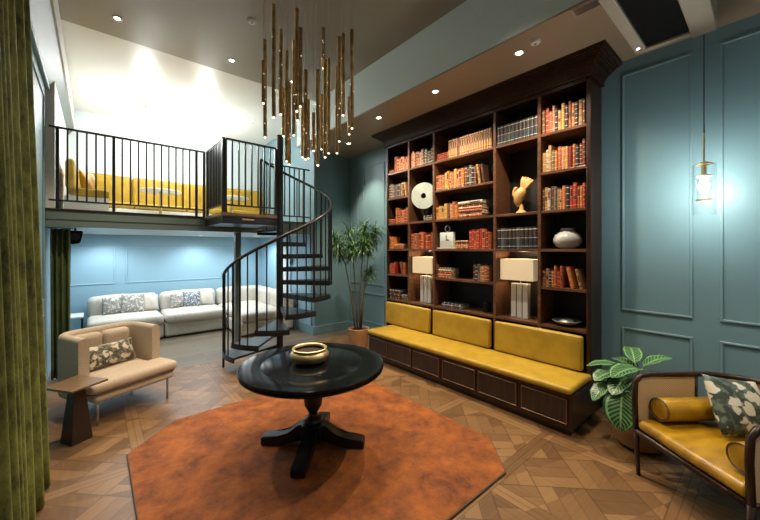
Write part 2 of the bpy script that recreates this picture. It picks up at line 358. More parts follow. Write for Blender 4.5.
# ------------------------------------------------------------------ mesh builder
class MB:
    def __init__(s): s.bm = bmesh.new(); s.mi = 0
    def _tag(s, n0):
        s.bm.faces.ensure_lookup_table()
        for f in s.bm.faces[n0:]: f.material_index = s.mi
    def box(s, x0, x1, y0, y1, z0, z1, bevel=0, seg=2, mtx=None):
        n0 = len(s.bm.faces)
        b2 = bmesh.new()
        r = bmesh.ops.create_cube(b2, size=1)
        for v in b2.verts:
            v.co = Vector(((x0 + x1) / 2 + v.co.x * (x1 - x0), (y0 + y1) / 2 + v.co.y * (y1 - y0), (z0 + z1) / 2 + v.co.z * (z1 - z0)))
        if bevel > 0:
            bevel = min(bevel, .49 * min(abs(x1 - x0), abs(y1 - y0), abs(z1 - z0)))
            bmesh.ops.bevel(b2, geom=b2.edges[:], offset=bevel, segments=seg, affect='EDGES', profile=.5)
        s._merge(b2, mtx); return s
    def _merge(s, b2, mtx=None):
        vm = {}
        for v in b2.verts: vm[v] = s.bm.verts.new(mtx @ v.co if mtx else v.co)
        for f in b2.faces:
            try:
                nf = s.bm.faces.new([vm[v] for v in f.verts]); nf.material_index = s.mi
            except ValueError: pass
        b2.free()
    def tube(s, pts, r, seg=8, caps=True, radii=None):
        pts = [Vector(p) for p in pts]; rings = []
        prevn = None
        for i, p in enumerate(pts):
            if i == 0: t = pts[1] - pts[0]
            elif i == len(pts) - 1: t = pts[-1] - pts[-2]
            else: t = (pts[i + 1] - pts[i - 1])
            t.normalize()
            if prevn is None:
                n = t.orthogonal().normalized()
            else:
                n = (prevn - t * prevn.dot(t)).normalized()
            prevn = n
            b = t.cross(n); rr = radii[i] if radii else r
            rings.append([s.bm.verts.new(p + (n * math.cos(2 * PI * k / seg) + b * math.sin(2 * PI * k / seg)) * rr) for k in range(seg)])
        for a, b in zip(rings, rings[1:]):
            for k in range(seg):
                f = s.bm.faces.new((a[k], a[(k + 1) % seg], b[(k + 1) % seg], b[k])); f.material_index = s.mi
        if caps:
            for rg in (rings[0][::-1], rings[-1]):
                f = s.bm.faces.new(rg); f.material_index = s.mi
        return s
    def lathe(s, prof, seg=32, c=(0, 0, 0), close=False):
        rings = []
        for r, z in prof:
            if r < 1e-5: rings.append([s.bm.verts.new((c[0], c[1], c[2] + z))])
            else: rings.append([s.bm.verts.new((c[0] + r * math.cos(2 * PI * k / seg), c[1] + r * math.sin(2 * PI * k / seg), c[2] + z)) for k in range(seg)])
        pr = list(zip(rings, rings[1:]))
        if close: pr.append((rings[-1], rings[0]))
        for a, b in pr:
            for k in range(seg):
                q = []
                for vv in (a[k % len(a)], a[(k + 1) % seg % len(a)], b[(k + 1) % seg % len(b)], b[k % len(b)]):
                    if vv not in q: q.append(vv)
                if len(q) > 2:
                    try: f = s.bm.faces.new(q); f.material_index = s.mi
                    except ValueError: pass
        return s
    def prism(s, poly, d0, d1, axis='z'):
        def P(a, b, d):
            return {'z': (a, b, d), 'y': (a, d, b), 'x': (d, a, b)}[axis]
        A = [s.bm.verts.new(P(a, b, d0)) for a, b in poly]; B = [s.bm.verts.new(P(a, b, d1)) for a, b in poly]
        n = len(poly)
        for f in (A[::-1], B): s.bm.faces.new(f).material_index = s.mi
        for i in range(n):
            s.bm.faces.new((A[i], A[(i + 1) % n], B[(i + 1) % n], B[i])).material_index = s.mi
        return s
    def sweep(s, path, sec, zs=None, caps=True):
        """path of (x,y); section list of (offset_normal, z)"""
        rings = []
        n = len(path)
        for i, p in enumerate(path):
            a = Vector(path[max(i - 1, 0)]); b = Vector(path[min(i + 1, n - 1)])
            t = (b - a).normalized(); nn = Vector((-t.y, t.x))
            rings.append([s.bm.verts.new((p[0] + nn.x * o, p[1] + nn.y * o, z)) for o, z in sec])
        m = len(sec)
        for a, b in zip(rings, rings[1:]):
            for k in range(m):
                s.bm.faces.new((a[k], a[(k + 1) % m], b[(k + 1) % m], b[k])).material_index = s.mi
        if caps:
            s.bm.faces.new(rings[0][::-1]).material_index = s.mi; s.bm.faces.new(rings[-1]).material_index = s.mi
        return s
    def frame(s, plane, pos, a0, a1, b0, b1, wd=.022, th=.014, sgn=-1):
        """rectangular moulding on plane 'x' or 'y' at pos; a: other horizontal axis; b: z"""
        p0, p1 = sorted((pos, pos + sgn * th))
        def bx(c0, c1, d0, d1):
            if plane == 'x': s.box(p0, p1, c0, c1, d0, d1, .004, 1)
            else: s.box(c0, c1, p0, p1, d0, d1, .004, 1)
        bx(a0, a1, b0, b0 + wd); bx(a0, a1, b1 - wd, b1)
        bx(a0, a0 + wd, b0 + wd, b1 - wd); bx(a1 - wd, a1, b0 + wd, b1 - wd)
        return s
    def build(s, name, m, parent=None, smooth=False, loc=None, rot=None, sub=0):
        bmesh.ops.recalc_face_normals(s.bm, faces=s.bm.faces[:])
        me = bpy.data.meshes.new(name); s.bm.to_mesh(me); s.bm.free()
        for mm in (m if isinstance(m, (list, tuple)) else [m]): me.materials.append(mm)
        if smooth:
            for p in me.polygons: p.use_smooth = True
        o = bpy.data.objects.new(name, me); COL.objects.link(o)
        if parent: o.parent = parent
        if loc is not None: o.location = loc
        if rot is not None: o.rotation_euler = rot
        if sub:
            md = o.modifiers.new('sub', 'SUBSURF'); md.levels = sub; md.render_levels = sub
        if smooth == 'auto':
            for p in me.polygons: p.use_smooth = True
            me.set_sharp_from_angle(angle=R(35))
        return o

def thing(name, label, cat, loc=(0, 0, 0), rz=0, group=None):
    o = bpy.data.objects.new(name, None); COL.objects.link(o)
    o.location = loc; o.rotation_euler = (0, 0, rz); o.empty_display_size = .1
    o['label'] = label; o['category'] = cat
    if group: o['group'] = group
    return o
def tag(o, label, cat, group=None):
    o['label'] = label; o['category'] = cat
    if group: o['group'] = group
    return o
def struct(name, mb, m, parent=None, smooth=False):
    o = mb.build(name, m, parent, smooth)
    if parent is None: o['kind'] = 'structure'
    return o
def copy_tree(o, parent=None):
    c = o.copy(); COL.objects.link(c); c.parent = parent
    for ch in list(o.children): copy_tree(ch, c)
    return c

def pillow(name, sx, sy, th, m, parent=None, loc=(0, 0, 0), rot=(0, 0, 0), n=16, power=2.2, pinch=.06):
    """upright pillow in local xz plane, thickness along y"""
    b = MB(); top = []; bot = []
    for side in (1, -1):
        g = []
        for i in range(n + 1):
            row = []
            for j in range(n + 1):
                u = -1 + 2 * i / n; v = -1 + 2 * j / n
                t = max(0, (1 - abs(u) ** power)) ** .5 * max(0, (1 - abs(v) ** power)) ** .5
                px = u * sx / 2 * (1 - pinch * (1 - v * v)); pz = v * sy / 2 * (1 - pinch * (1 - u * u))
                wob = 1 + .08 * math.sin(5 * u + 3 * v + side) 
                row.append(b.bm.verts.new((px, side * th / 2 * t * wob, pz + sy / 2)))
            g.append(row)
        for i in range(n):
            for j in range(n):
                b.bm.faces.new((g[i][j], g[i + 1][j], g[i + 1][j + 1], g[i][j + 1]))
    bmesh.ops.remove_doubles(b.bm, verts=b.bm.verts[:], dist=1e-5)
    return b.build(name, m, parent, True, loc, rot)

def softbox(b, x0, x1, y0, y1, z0, z1, r=.05, puff=.02, seg=4, wr=0.0, seed=0):
    b2 = bmesh.new(); bmesh.ops.create_cube(b2, size=1)
    sx, sy, sz = x1 - x0, y1 - y0, z1 - z0
    for v in b2.verts: v.co = Vector((v.co.x * sx, v.co.y * sy, v.co.z * sz))
    r = min(r, .48 * min(sx, sy, sz))
    bmesh.ops.bevel(b2, geom=b2.edges[:], offset=r, segments=seg, affect='EDGES', profile=.5)
    big = [e for e in b2.edges if e.calc_length() > .12]
    bmesh.ops.subdivide_edges(b2, edges=big, cuts=9, use_grid_fill=True)
    rr = random.Random(seed); p1, p2, p3 = rr.random() * 6, rr.random() * 6, rr.random() * 6
    for v in b2.verts:
        u = v.co.x / sx * 2; w_ = v.co.y / sy * 2; q = v.co.z / sz * 2
        v.co.z += math.copysign(puff * max(0, 1 - u * u) * max(0, 1 - w_ * w_), v.co.z) if abs(q) > .5 else 0
        if wr:
            d = wr * (math.sin(u * 5 + w_ * 4 + p1) + math.sin(w_ * 9 - u * 3 + p2) * .6 + math.sin(u * 13 + p3) * .3)
            v.co += v.co.normalized() * d * .5
        v.co += Vector(((x0 + x1) / 2, (y0 + y1) / 2, (z0 + z1) / 2))
    s_ = b; s_._merge(b2)
    return b

# ------------------------------------------------------------------ room shell
YB = -2.6   # wall behind the viewpoint
b = MB(); b.box(-.62, 4.52, YB - .1, 5.82, -.1, 0); struct('floor', b, M['parquet'])
b = MB(); b.box(-.62, 4.52, 5.82, 9.2, -.1, 0); struct('floor.001', b, M['planks'])
b = MB(); b.box(4.4, 4.52, YB, 6.23, 0, 3.85); struct('wall_right', b, M['wall'])
b = MB(); b.box(-.62, -.5, YB, 6.23, 0, 4.0); struct('wall_left', b, M['wall'])
b = MB(); b.box(-.62, 4.52, YB - .12, YB, 0, 4.7); struct('wall_rear', b, M['wall'])
b = MB(); b.box(3.49, 4.52, 6.23, 9.1, 0, 4.7); struct('wall_column', b, M['wall'])
b = MB(); b.box(-.62, 3.49, 9.1, 9.2, 0, 2.106); struct('wall_back', b, M['wall_blue'])
b = MB(); b.box(-.62, -.5, 6.23, 9.1, 0, 2.106); struct('wall_left.001', b, M['wall_blue'])
b = MB(); b.box(-.62, 3.49, 9.1, 9.2, 2.106, 4.7); struct('wall_back.001', b, M['loft_wall'])
b = MB(); b.box(-.62, -.41, 6.23, 9.1, 2.34, 4.19); struct('wall_left.002', b, M['crown'])
b = MB(); b.box(3.47, 3.49, 6.33, 9.1, 0, 2.106); struct('wall_side', b, M['wall_blue'])
# ceilings
b = MB(); b.box(-.62, 3.1, YB, 5.47, 4.52, 4.62); struct('ceiling', b, M['ceil'])
b = MB(); b.box(-.62, 3.49, 5.47, 9.1, 4.60, 4.70); struct('ceiling.001', b, M['loft_ceil'])
b = MB(); b.box(3.1, 4.52, YB, 6.23, 3.87, 4.70); struct('wall_bulkhead', b, M['bulk'])
b = MB(); b.box(3.1, 4.52, YB, 6.23, 3.85, 3.87); struct('ceiling.002', b, M['soffit'])
# left cove: sloping grey band and pale crown
b = MB(); b.prism([(-.62, 3.95), (-.47, 3.95), (-.33, 4.19), (-.62, 4.19)], YB, 9.1, 'y'); struct('trim_1', b, M['cove'])
b = MB(); b.box(-.62, -.31, YB, 9.1, 4.19, 4.52); struct('trim_2', b, M['crown'])
b = MB(); b.box(-.5, -.455, YB, 6.22, 3.90, 3.95, .01); struct('trim_3', b, M['moulding'])
# loft slab
b = MB(); b.box(-.5, 3.49, 6.25, 9.1, 2.106, 2.34); struct('trim_4', b, M['loft_ceil'])
b = MB(); b.box(-.5, 3.49, 6.215, 6.25, 2.10, 2.32, .004); b.box(-.5, 3.49, 6.205, 6.215, 2.20, 2.22); struct('trim_5', b, M['fascia'])
b = MB(); b.box(-.5, 3.49, 6.20, 6.25, 2.32, 2.345, .004); struct('trim_6', b, M['walnut'])
# lower-room column under the slab
b = MB(); b.box(1.92, 2.02, 6.26, 6.36, 0, 2.10, .004); struct('trim_7', b, M['fascia'])
# baseboards
b = MB(); b.box(-.5, -.48, 1.0, 6.2, 0, .16, .004); struct('baseboard_left', b, M['moulding'])
b = MB(); b.box(4.38, 4.4, YB, 1.25, 0, .16, .004); b.box(4.38, 4.4, 4.56, 6.2, 0, .16, .004); struct('baseboard_right', b, M['moulding'])
b = MB(); b.box(3.47, 4.38, 6.205, 6.23, 0, .18, .004); b.box(3.455, 3.47, 6.205, 6.9, 0, .18, .004); struct('baseboard_column', b, M['moulding'])
b = MB(); b.box(-.5, 3.47, 9.08, 9.1, 0, .15, .004); struct('baseboard_back', b, M['moulding_blue'])
# wall panel mouldings
b = MB()
for y0, y1 in ((.506, 1.078), (-.72, .322), (-2.2, -.9)):
    b.frame('x', 4.4, y0, y1, 1.13, 3.70); b.frame('x', 4.4, y0, y1, .24, .95)
for y0, y1 in ((5.02, 5.70), (4.60, 4.90), (5.90, 6.16)):
    b.frame('x', 4.4, y0, y1, 1.06, 3.55, .02); b.frame('x', 4.4, y0, y1, .26, .88, .02)
struct('trim_8', b, M['moulding'])
b = MB()
for y0, y1 in ((3.75, 4.6), (4.8, 5.95), (1.2, 2.2), (2.4, 3.5)):
    b.frame('x', -.5, y0, y1, 1.15, 3.75, .025, .016, 1); b.frame('x', -.5, y0, y1, .26, .98, .025, .016, 1)
struct('trim_9', b, M['moulding'])
b = MB()
for x0, x1 in ((-.42, .33), (.51, 2.95)):
    b.frame('y', 9.1, x0, x1, 1.06, 1.85, .025, .014, -1)
struct('trim_10', b, M['moulding_blue'])
# door in the side wall of the lower room
b = MB(); b.frame('x', 3.47, 7.25, 8.15, 0.0, 2.05, .07, .03, -1); d1 = struct('door_1', b, M['moulding_blue'])
b = MB(); b.box(3.455, 3.47, 7.32, 8.08, .02, 1.98, .004); b.build('door_leaf', M['loft_wall'], d1)

# ------------------------------------------------------------------ downlights
def downlight(x, y, z, label, power, color=WARM, cool=False, angle=110, tgt=None, r=.038, blend=.7, grp=None):
    t = thing('recessed_downlight', label, 'ceiling light', (x, y, z), group=grp)
    b = MB(); b.lathe([(r * .78, -.001), (r * 1.25, -.001), (r * 1.3, -.006), (r * 1.1, -.011), (r * .78, -.008)], 24, close=True); b.build('trim_ring', M['white'], t, True)
    b = MB(); b.lathe([(0, -.004), (r * .78, -.004), (r * .78, -.001), (0, -.001)], 20); b.build('lens', M['dl_cool'] if cool else M['dl_lens'], t)
    if power:
        spot('downlight_beam', (x, y, z - .02), power, color, angle, blend, .03, tgt or (x, y, 0))
    return t
G = 'recessed downlights'
downlight(.20, 5.01, 4.52, 'round downlight in taupe ceiling nearest the green curtain side', 190, SOFTWARM, angle=80, grp=G)
downlight(1.50, 5.06, 4.52, 'round downlight in taupe ceiling just left of the tube chandelier', 70, SOFTWARM, grp=G)
downlight(2.45, 5.06, 4.52, 'round downlight in taupe ceiling behind the tube chandelier', 30, SOFTWARM, angle=70, grp=G)
for yy, pos in ((3.99, 'farthest from daybed, over left end of bookcase'), (2.85, 'over middle of bookcase cornice'), (1.72, 'nearest the settee, over right end of bookcase')):
    downlight(3.37, yy, 3.85, 'bright downlight in lowered soffit, ' + pos, 115, SOFTWARM, grp=G, tgt=(3.62, yy, 0), angle=125, r=.042)
downlight(3.75, 5.35, 3.85, 'downlight in soffit above the tall potted tree', 130, SOFTWARM, grp=G, tgt=(4.35, 5.35, 1.2), angle=75)
# ceiling lights of the room outside the picture
for i, (x, y, p) in enumerate(((1.0, 3.4, 70), (2.0, 3.5, 85), (.5, 1.4, 12), (2.4, 1.6, 40), (2.2, -1.0, 20), (.4, -1.0, 12))):
    spot('ceiling_beam', (x, y, 4.50), p, SOFTWARM, 105, .8, .05, (x, y, 0))
spot('settee_beam', (2.0, -.7, 4.5), 120, SOFTWARM, 40, .6, .04, (3.4, .4, .45))  # added spot, brightens the settee's cane and satin
spot('soffit_beam', (3.3, .35, 3.83), 50, SOFTWARM, 100, .7, .03, (3.2, .35, 0))
# lower room
for x, y, lab in ((.15, 8.55, 'over the left end of cream sofa'), (1.85, 8.55, 'over the middle of cream sofa'), (3.0, 8.2, 'over the right corner of cream sofa')):
    downlight(x, y, 2.106, 'cool white downlight under the loft, ' + lab, 36, COOL, True, 150, r=.04, grp=G)
area('lower_room_wash', (1.4, 7.6, 2.08), 34, COOL, 2.6, 1.0)
# loft downlights
for x, y, lab in ((.45, 7.0, 'near the left railing'), (2.6, 7.4, 'behind the landing'), (1.6, 8.4, 'toward the rear wall')):
    downlight(x, y, 4.60, 'small downlight in white loft ceiling, ' + lab, 25, NEUT, grp=G)

# ------------------------------------------------------------------ bookcase
BX, BW = 4.0, 4.395
BY0, BY1 = 1.27, 4.52
SH = [0.92, 1.36, 1.80, 2.25, 2.70, 3.15]
DIV = {'A': (3.982, 4.49), 'B': (3.438, 3.947), 'C': (2.398, 3.403), 'D': (1.817, 2.362), 'E': (1.300, 1.781)}
bc = thing('bookcase', 'tall dark walnut built-in bookcase with heavy cornice, filled with old books', 'bookcase', (0, 0, 0))
for y0, y1 in ((BY0, 1.300), (4.49, BY1)):
    b = MB(); b.box(BX, BW, y0, y1, .0, 3.62, .004); b.build('side_panel', M['walnut'], bc)
b = MB(); b.box(BX - .01, BX + .02, BY0 - .02, BY0 + .02, .0, 3.6, .004); b.build('stile', M['walnut'], bc)
b = MB(); b.box(4.375, BW, 1.300, 4.49, .0, 3.62); b.build('back_panel', M['walnut_back'], bc)
for y0, y1 in ((1.781, 1.817), (2.362, 2.398), (3.403, 3.438), (3.947, 3.982)):
    b = MB(); b.box(BX, 4.375, y0, y1, .40, 3.6, .003); b.build('divider', M['walnut_h'], bc)
NICHE = {'B': (1.36, 2.70), 'D': (1.36, 2.70)}
for c, (y0, y1) in DIV.items():
    for z in SH:
        if z in NICHE.get(c, ()): continue
        b = MB(); b.box(BX + .004, 4.375, y0, y1, z - .032, z, .003); b.build('shelf', M['walnut_h'], bc)
b = MB(); b.box(BX + .02, 4.375, 1.300, 4.49, .30, .40); b.build('lower_rail', M['walnut'], bc)
b = MB(); b.box(BX - .005, 4.375, 1.30, 4.49, 3.595, 3.64, .003); b.build('frieze', M['walnut'], bc)
b = MB(); N = 14
prof = [(.0, .02)]
zz = 3.64
for i, (h, o) in enumerate([(.018, .03), (.014, .022)] + [(.014, .03 + .11 * (1 - math.cos(k / 8 * PI / 2))) for k in range(9)] + [(.012, .165), (.03, .19), (.02, .20)]):
    b.box(BX - o, BW, BY0 - o, BY1 + o, zz, zz + h, .002, 1); zz += h
b.build('cornice', M['walnut'], bc)

# bench in front
bn = thing('window_bench', 'long dark walnut storage bench with mustard velvet seat along the bookcase', 'bench', (0, 0, 0))
bn.name = 'storage_bench'
b = MB(); b.box(3.45, 3.995, 1.24, 4.33, .06, .40, .006); b.box(3.49, 3.995, 1.27, 4.30, 0, .06); b.build('carcass', M['walnut'], bn)
b = MB(); b.box(3.425, 3.998, 1.225, 4.345, .385, .412, .006); b.build('top_board', M['walnut'], bn)
for y1, y0 in ((4.315, 3.87), (3.85, 3.36), (3.32, 2.84), (2.79, 2.30), (2.26, 1.785), (1.735, 1.28)):
    d = MB().box(3.438, 3.452, y0, y1, .115, .362, .003).build('drawer', M['walnut_in'], bn)
    b = MB(); b.frame('x', 3.438, y0, y1, .118, .36, .010, .008, -1); b.build('bead_moulding', M['bead'], d)
b = MB(); softbox(b, 3.40, 3.985, 1.235, 4.335, .413, .482, .03, .012, 5); b.build('seat_cushion', M['yellow'], bn, True)
for y0, y1 in ((1.318, 2.345), (2.41, 3.385), (3.455, 4.475)):
    bk = MB(); softbox(bk, 3.925, 3.998, y0, y1, .495, .865, .025, .008, 4); o = bk.build('backrest', M['yellow'], bn, True)
    b = MB()
    b.tube([(3.93, y0 + .012, .51), (3.93, y1 - .012, .51), (3.93, y1 - .012, .852), (3.93, y0 + .012, .852), (3.93, y0 + .012, .51)], .005, 6)
    b.build('piping', M['yellow'], o, True)

# ------------------------------------------------------------------ books
ORD = ['first', 'second', 'third', 'fourth', 'fifth', 'sixth', 'seventh', 'eighth', 'ninth', 'tenth', 'eleventh', 'twelfth', 'thirteenth', 'fourteenth', 'fifteenth', 'sixteenth', 'seventeenth', 'eighteenth', 'nineteenth', 'twentieth', 'twenty-first', 'twenty-second', 'twenty-third']
BC = {
 'rust': (0.42, 0.105, 0.035), 'orange': (0.56, 0.17, 0.035), 'red': (0.42, 0.035, 0.022), 'crimson': (0.27, 0.02, 0.03),
 'tan': (0.45, 0.24, 0.09), 'ochre': (0.52, 0.28, 0.05), 'brown': (0.15, 0.06, 0.03), 'dark brown': (0.06, 0.027, 0.016),
 'black': (0.016, 0.016, 0.018), 'dark green': (0.025, 0.045, 0.032), 'grey': (0.17, 0.16, 0.14), 'salmon': (0.52, 0.21, 0.13),
 'cream': (0.52, 0.45, 0.32), 'wine': (0.13, 0.018, 0.022), 'slate': (0.07, 0.085, 0.09)}
for k, v in BC.items():
    M['b_' + k] = mat('cover_' + k.replace(' ', '_'), v, .5, col2=tuple(c * .72 for c in v), nscale=25)
BANDN = {'black': 'whiteband', 'dark green': 'goldband', 'cream': 'darkband', 'slate': 'whiteband'}
def book(colr, t, h, d, label, group, loc, rot=(0, 0, 0), band=None, seed=0):
    rr = random.Random(seed)
    m0 = M['b_' + colr]; bm_ = M[band or BANDN.get(colr, 'goldband' if rr.random() < .75 else 'darkband')]
    b = MB()
    bt = .004
    # curved spine plus two boards as one C-section prism
    out = [(d, t / 2), (.006, t / 2)]
    for k in range(1, 5): a = k / 5 * PI; out.append((.006 - .010 * math.sin(a), t / 2 * math.cos(a)))
    out += [(.006, -t / 2), (d, -t / 2), (d, -t / 2 + bt), (.008, -t / 2 + bt), (.008, t / 2 - bt), (d, t / 2 - bt)]
    b.prism(out, 0, h)
    b.mi = 1
    nb = rr.choice([3, 4, 5]); 
    for k in range(nb):
        z = h * (.12 + .76 * k / (nb - 1)); hh = rr.choice([.004, .006, .008])
        sec = [(.0065, t / 2 + .0006)]
        for q in range(1, 5): a = q / 5 * PI; sec.append((.0045 - .0115 * math.sin(a), t / 2 * 1.02 * math.cos(a)))
        sec.append((.0065, -t / 2 - .0006))
        b.prism(sec, z, z + hh)
    if rr.random() < .45:
        z = h * (.12 + .76 * 1 / (nb - 1)) + .012; hz = h * .76 / (nb - 1) - .02
        if hz > .01:
            b.mi = 2
            sec = [(.0065, t * .36)]
            for q in range(1, 5): a = q / 5 * PI; sec.append((.0055 - .0115 * math.sin(a), t * .36 * math.cos(a)))
            sec.append((.0065, -t * .36))
            b.prism(sec, z, z + hz)
    lab = M['b_dark brown'] if sum(BC[colr]) > .35 or band == 'whiteband' else M['b_crimson']
    o = b.build('book', [m0, bm_, lab], None)
    o.location = loc; o.rotation_euler = rot
    tag(o, label, 'book', group)
    p = MB().box(.0082, d - .006, -t / 2 + bt, t / 2 - bt, .005, h - .006).build('pages', M['pages'], o)
    return o
ROW = {3.15: 'top shelf', 2.70: 'second shelf down', 2.25: 'third shelf down', 1.80: 'fourth shelf down', 1.36: 'fifth shelf down', .92: 'lowest shelf'}
BAY = {'A': 'leftmost bay', 'B': 'second bay', 'C': 'wide middle bay', 'D': 'fourth bay', 'E': 'rightmost bay'}
sd = [100]
def fill(c, z, specs, start=None, depth=.19, xf=BX + .02):
    """specs from the left of the picture (large Y) to the right (small Y)"""
    y1, y0 = DIV[c][1] - .006, DIV[c][0] + .006
    y = y1 if start is None else start
    row, bay = ROW[z], BAY[c]
    grp = 'books on the %s of the %s' % (row, bay)
    n = 0; ns = 0
    for sp in specs:
        k = sp[0]
        if k == 'gap': y -= sp[1]; continue
        if k == 'up':
            _, cols, wd, h0, h1 = sp[:5]; cnt = len(cols)
            ws = [rnd.uniform(.8, 1.2) if len(sp) < 6 else 1 for _ in cols]; tot = sum(ws)
            for i, cc in enumerate(cols):
                t = ws[i] / tot * wd; h = rnd.uniform(h0, h1) if len(sp) < 6 else h1
                sd[0] += 1; n += 1
                book(cc, t - .0015, h, depth + rnd.uniform(-.02, .02) * (len(sp) < 6),
                     'upright %s book, %s from left, %s, %s' % (cc, ORD[n - 1], row, bay), grp,
                     (xf + (rnd.uniform(0, .015) if len(sp) < 6 else 0), y - t / 2, z + .0005), seed=sd[0] if len(sp) < 6 else 55, band=sp[6] if len(sp) > 6 else None)
                y -= t
        if k == 'lean':   # leaning towards the left
            _, cc, t, h, ang = sp
            n += 1; sd[0] += 1
            a = R(ang)
            # foot to the right, top to the left when ang>0
            wdt = h * math.sin(abs(a)) + t * math.cos(a)
            if ang > 0: yy = y - wdt + t / 2 * math.cos(a); zz_ = z + t / 2 * math.sin(a)
            else: yy = y - t / 2 * math.cos(a); zz_ = z + t / 2 * math.sin(-a)
            book(cc, t, h, depth, 'leaning %s book, %s from left, %s, %s' % (cc, ORD[n - 1], row, bay), grp, (xf, yy, zz_ + .001), (R(-ang), 0, 0), seed=sd[0])
            y -= wdt + .003
        if k == 'stack':
            _, cols, ln, t0 = sp
            zz = z + .0015; ns += 1
            for i, cc in enumerate(cols):
                t = t0 * rnd.uniform(.8, 1.2); l = ln * rnd.uniform(.88, 1.0); sd[0] += 1
                pos = ['bottom', 'second', 'third', 'fourth', 'fifth', 'sixth', 'seventh'][i] + (' from bottom' if i else '')
                if i == len(cols) - 1 and i > 0: pos = 'top'
                book(cc, t, l, depth, 'flat %s book, %s of %s stack, %s, %s' % (cc, pos, 'the' if ns == 1 else 'right', row, bay), grp,
                     (xf + rnd.uniform(0, .02), y - (ln - l) / 2, zz + t / 2), (R(90), 0, 0), seed=sd[0])
                zz += t + .002
            y -= ln + .004
def C(s): 
    mp = dict(r='red', o='orange', u='rust', t='tan', y='ochre', n='brown', N='dark brown', k='black', G='dark green', g='grey', s='salmon', c='cream', w='wine', m='crimson', l='slate')
    return [mp[q] for q in s]
# leftmost bay
fill('A', 3.15, [('stack', C('nuN'), .14, .022), ('up', C('usruusuo'), .335, .19, .27)])
fill('A', 2.70, [('up', C('Nggngk'), .26, .20, .25), ('up', C('gtn'), .12, .2, .26), ('lean', 'tan', .03, .24, 9)])
fill('A', 2.25, [('stack', C('uro'), .17, .024), ('up', C('orusoru'), .30, .2, .28)])
fill('A', 1.80, [('up', C('uoo'), .12, .17, .24), ('gap', .01), ('stack', C('uoss'), .26, .022)])
fill('A', 1.36, [('up', C('rur'), .115, .15, .23), ('lean', 'red', .028, .21, -8), ('gap', .10), ('lean', 'brown', .028, .22, 13), ('up', C('u'), .04, .2, .25)])
fill('A', .92, [('stack', C('klNkl'), .30, .03), ('gap', .01), ('stack', C('kNk'), .16, .03)])
# second bay
fill('B', 3.15, [('up', C('ussnusg'), .29, .22, .27), ('up', C('GggkG'), .20, .20, .26)])
fill('B', 2.25, [('gap', .27), ('stack', C('kgG'), .20, .028)])
fill('B', 1.80, [('up', C('rusuromuru'), .485, .22, .29)])
# middle bay
fill('C', 3.15, [('gap', .02), ('stack', C('urnr'), .22, .026), ('up', ['tan'] * 4 + ['brown'] + ['tan'] * 4 + ['salmon'] + ['tan'] * 8, .72, .25, .265, 1, 'darkband')])
fill('C', 2.70, [('up', C('uu'), .12, .2, .23), ('up', C('tyotuysuo'), .40, .22, .28), ('up', C('nkgk'), .16, .24, .28), ('up', C('n'), .04, .25, .26), ('lean', 'tan', .032, .27, 8), ('lean', 'dark brown', .03, .26, 8)])
fill('C', 2.25, [('up', C('oytyntuo'), .41, .19, .28), ('stack', C('ucusnc'), .42, .036)])
fill('C', 1.80, [('gap', .36), ('stack', C('usnt'), .24, .03), ('up', C('rrorru'), .26, .22, .29), ('up', C('mu'), .08, .2, .25)])
fill('C', 1.36, [('lean', 'brown', .025, .20, 6), ('stack', C('utrcN'), .26, .03), ('gap', .36), ('up', C('Nk'), .07, .2, .24), ('up', C('gts'), .11, .17, .23), ('up', C('un'), .07, .2, .22)])
fill('C', .92, [('gap', .10), ('stack', C('lgk'), .40, .022)])
# fourth bay
fill('D', 3.15, [('up', C('kkkGkkkkGkk'), .53, .235, .25, 1, 'whiteband')], depth=.18)
fill('D', 1.80, [('up', C('klkkklkkkk'), .53, .26, .27, 1, 'whiteband')], depth=.18)
# rightmost bay
fill('E', 3.15, [('up', C('brusktykuoktN'.replace('b', 'n')), .462, .22, .30)])
fill('E', 2.70, [('up', C('tctgousymukww'), .462, .22, .30)])
fill('E', 2.25, [('up', C('ntcngtsokrruor'), .462, .22, .29)])
fill('E', 1.36, [('up', C('utkouru'), .235, .17, .25), ('gap', .03), ('lean', 'orange', .038, .24, 12), ('lean', 'tan', .03, .22, 13)])

# ornaments on the shelves
t = thing('disc_ornament', 'pale round stone disc with a hole on dark stand, second bay of bookcase', 'ornament', (4.12, 3.69, 2.25))
b = MB(); b.lathe([(.045, -.014), (.215, -.012), (.222, 0), (.215, .012), (.045, .014)], 40, close=True)
b.build('disc', M['disc'], t, 'auto', (0, 0, .43), (0, R(90), R(25)))
b = MB(); b.lathe([(0, 0), (.06, 0), (.06, .012), (.012, .02), (.009, .20), (0, .20)], 20, c=(.0, 0, 0)); b.build('stand', M['black_metal'], t, 'auto')
t.location = (4.15, 3.76, 2.2505)

t = thing('bird_sculpture', 'pale gold bird figure with raised fan tail in fourth bay niche', 'sculpture', (4.17, 2.10, 2.25))
b = MB(); b.lathe([(0, 0), (.07, 0), (.065, .02), (.03, .05), (.02, .12), (0, .12)], 20); b.build('base', M['gold_art'], t, 'auto')
b = MB(); b.tube([(0, .03, .10), (0, .045, .16), (0, .03, .22), (0, .0, .28), (0, -.03, .33)], .05, 14, radii=[.03, .052, .07, .065, .04]); b.build('body', M['gold_art'], t, True)
b = MB(); b.tube([(0, .07, .21), (0, .10, .26), (0, .095, .31), (0, .075, .335), (-.02, .05, .345)], .02, 10, radii=[.03, .024, .022, .026, .008]); b.build('head', M['gold_art'], t, True)
for k in range(5):
    b = MB(); a = -.25 + k * .17
    p0 = Vector((0, .0, .26)); a += .35; d_ = Vector((0, -math.sin(a), math.cos(a)))
    b.tube([p0, p0 + d_ * .10, p0 + d_ * .18, p0 + d_ * .215], .02, 8, radii=[.014, .024, .024, .01]); b.build('tail_feather', M['gold_art'], t, True)

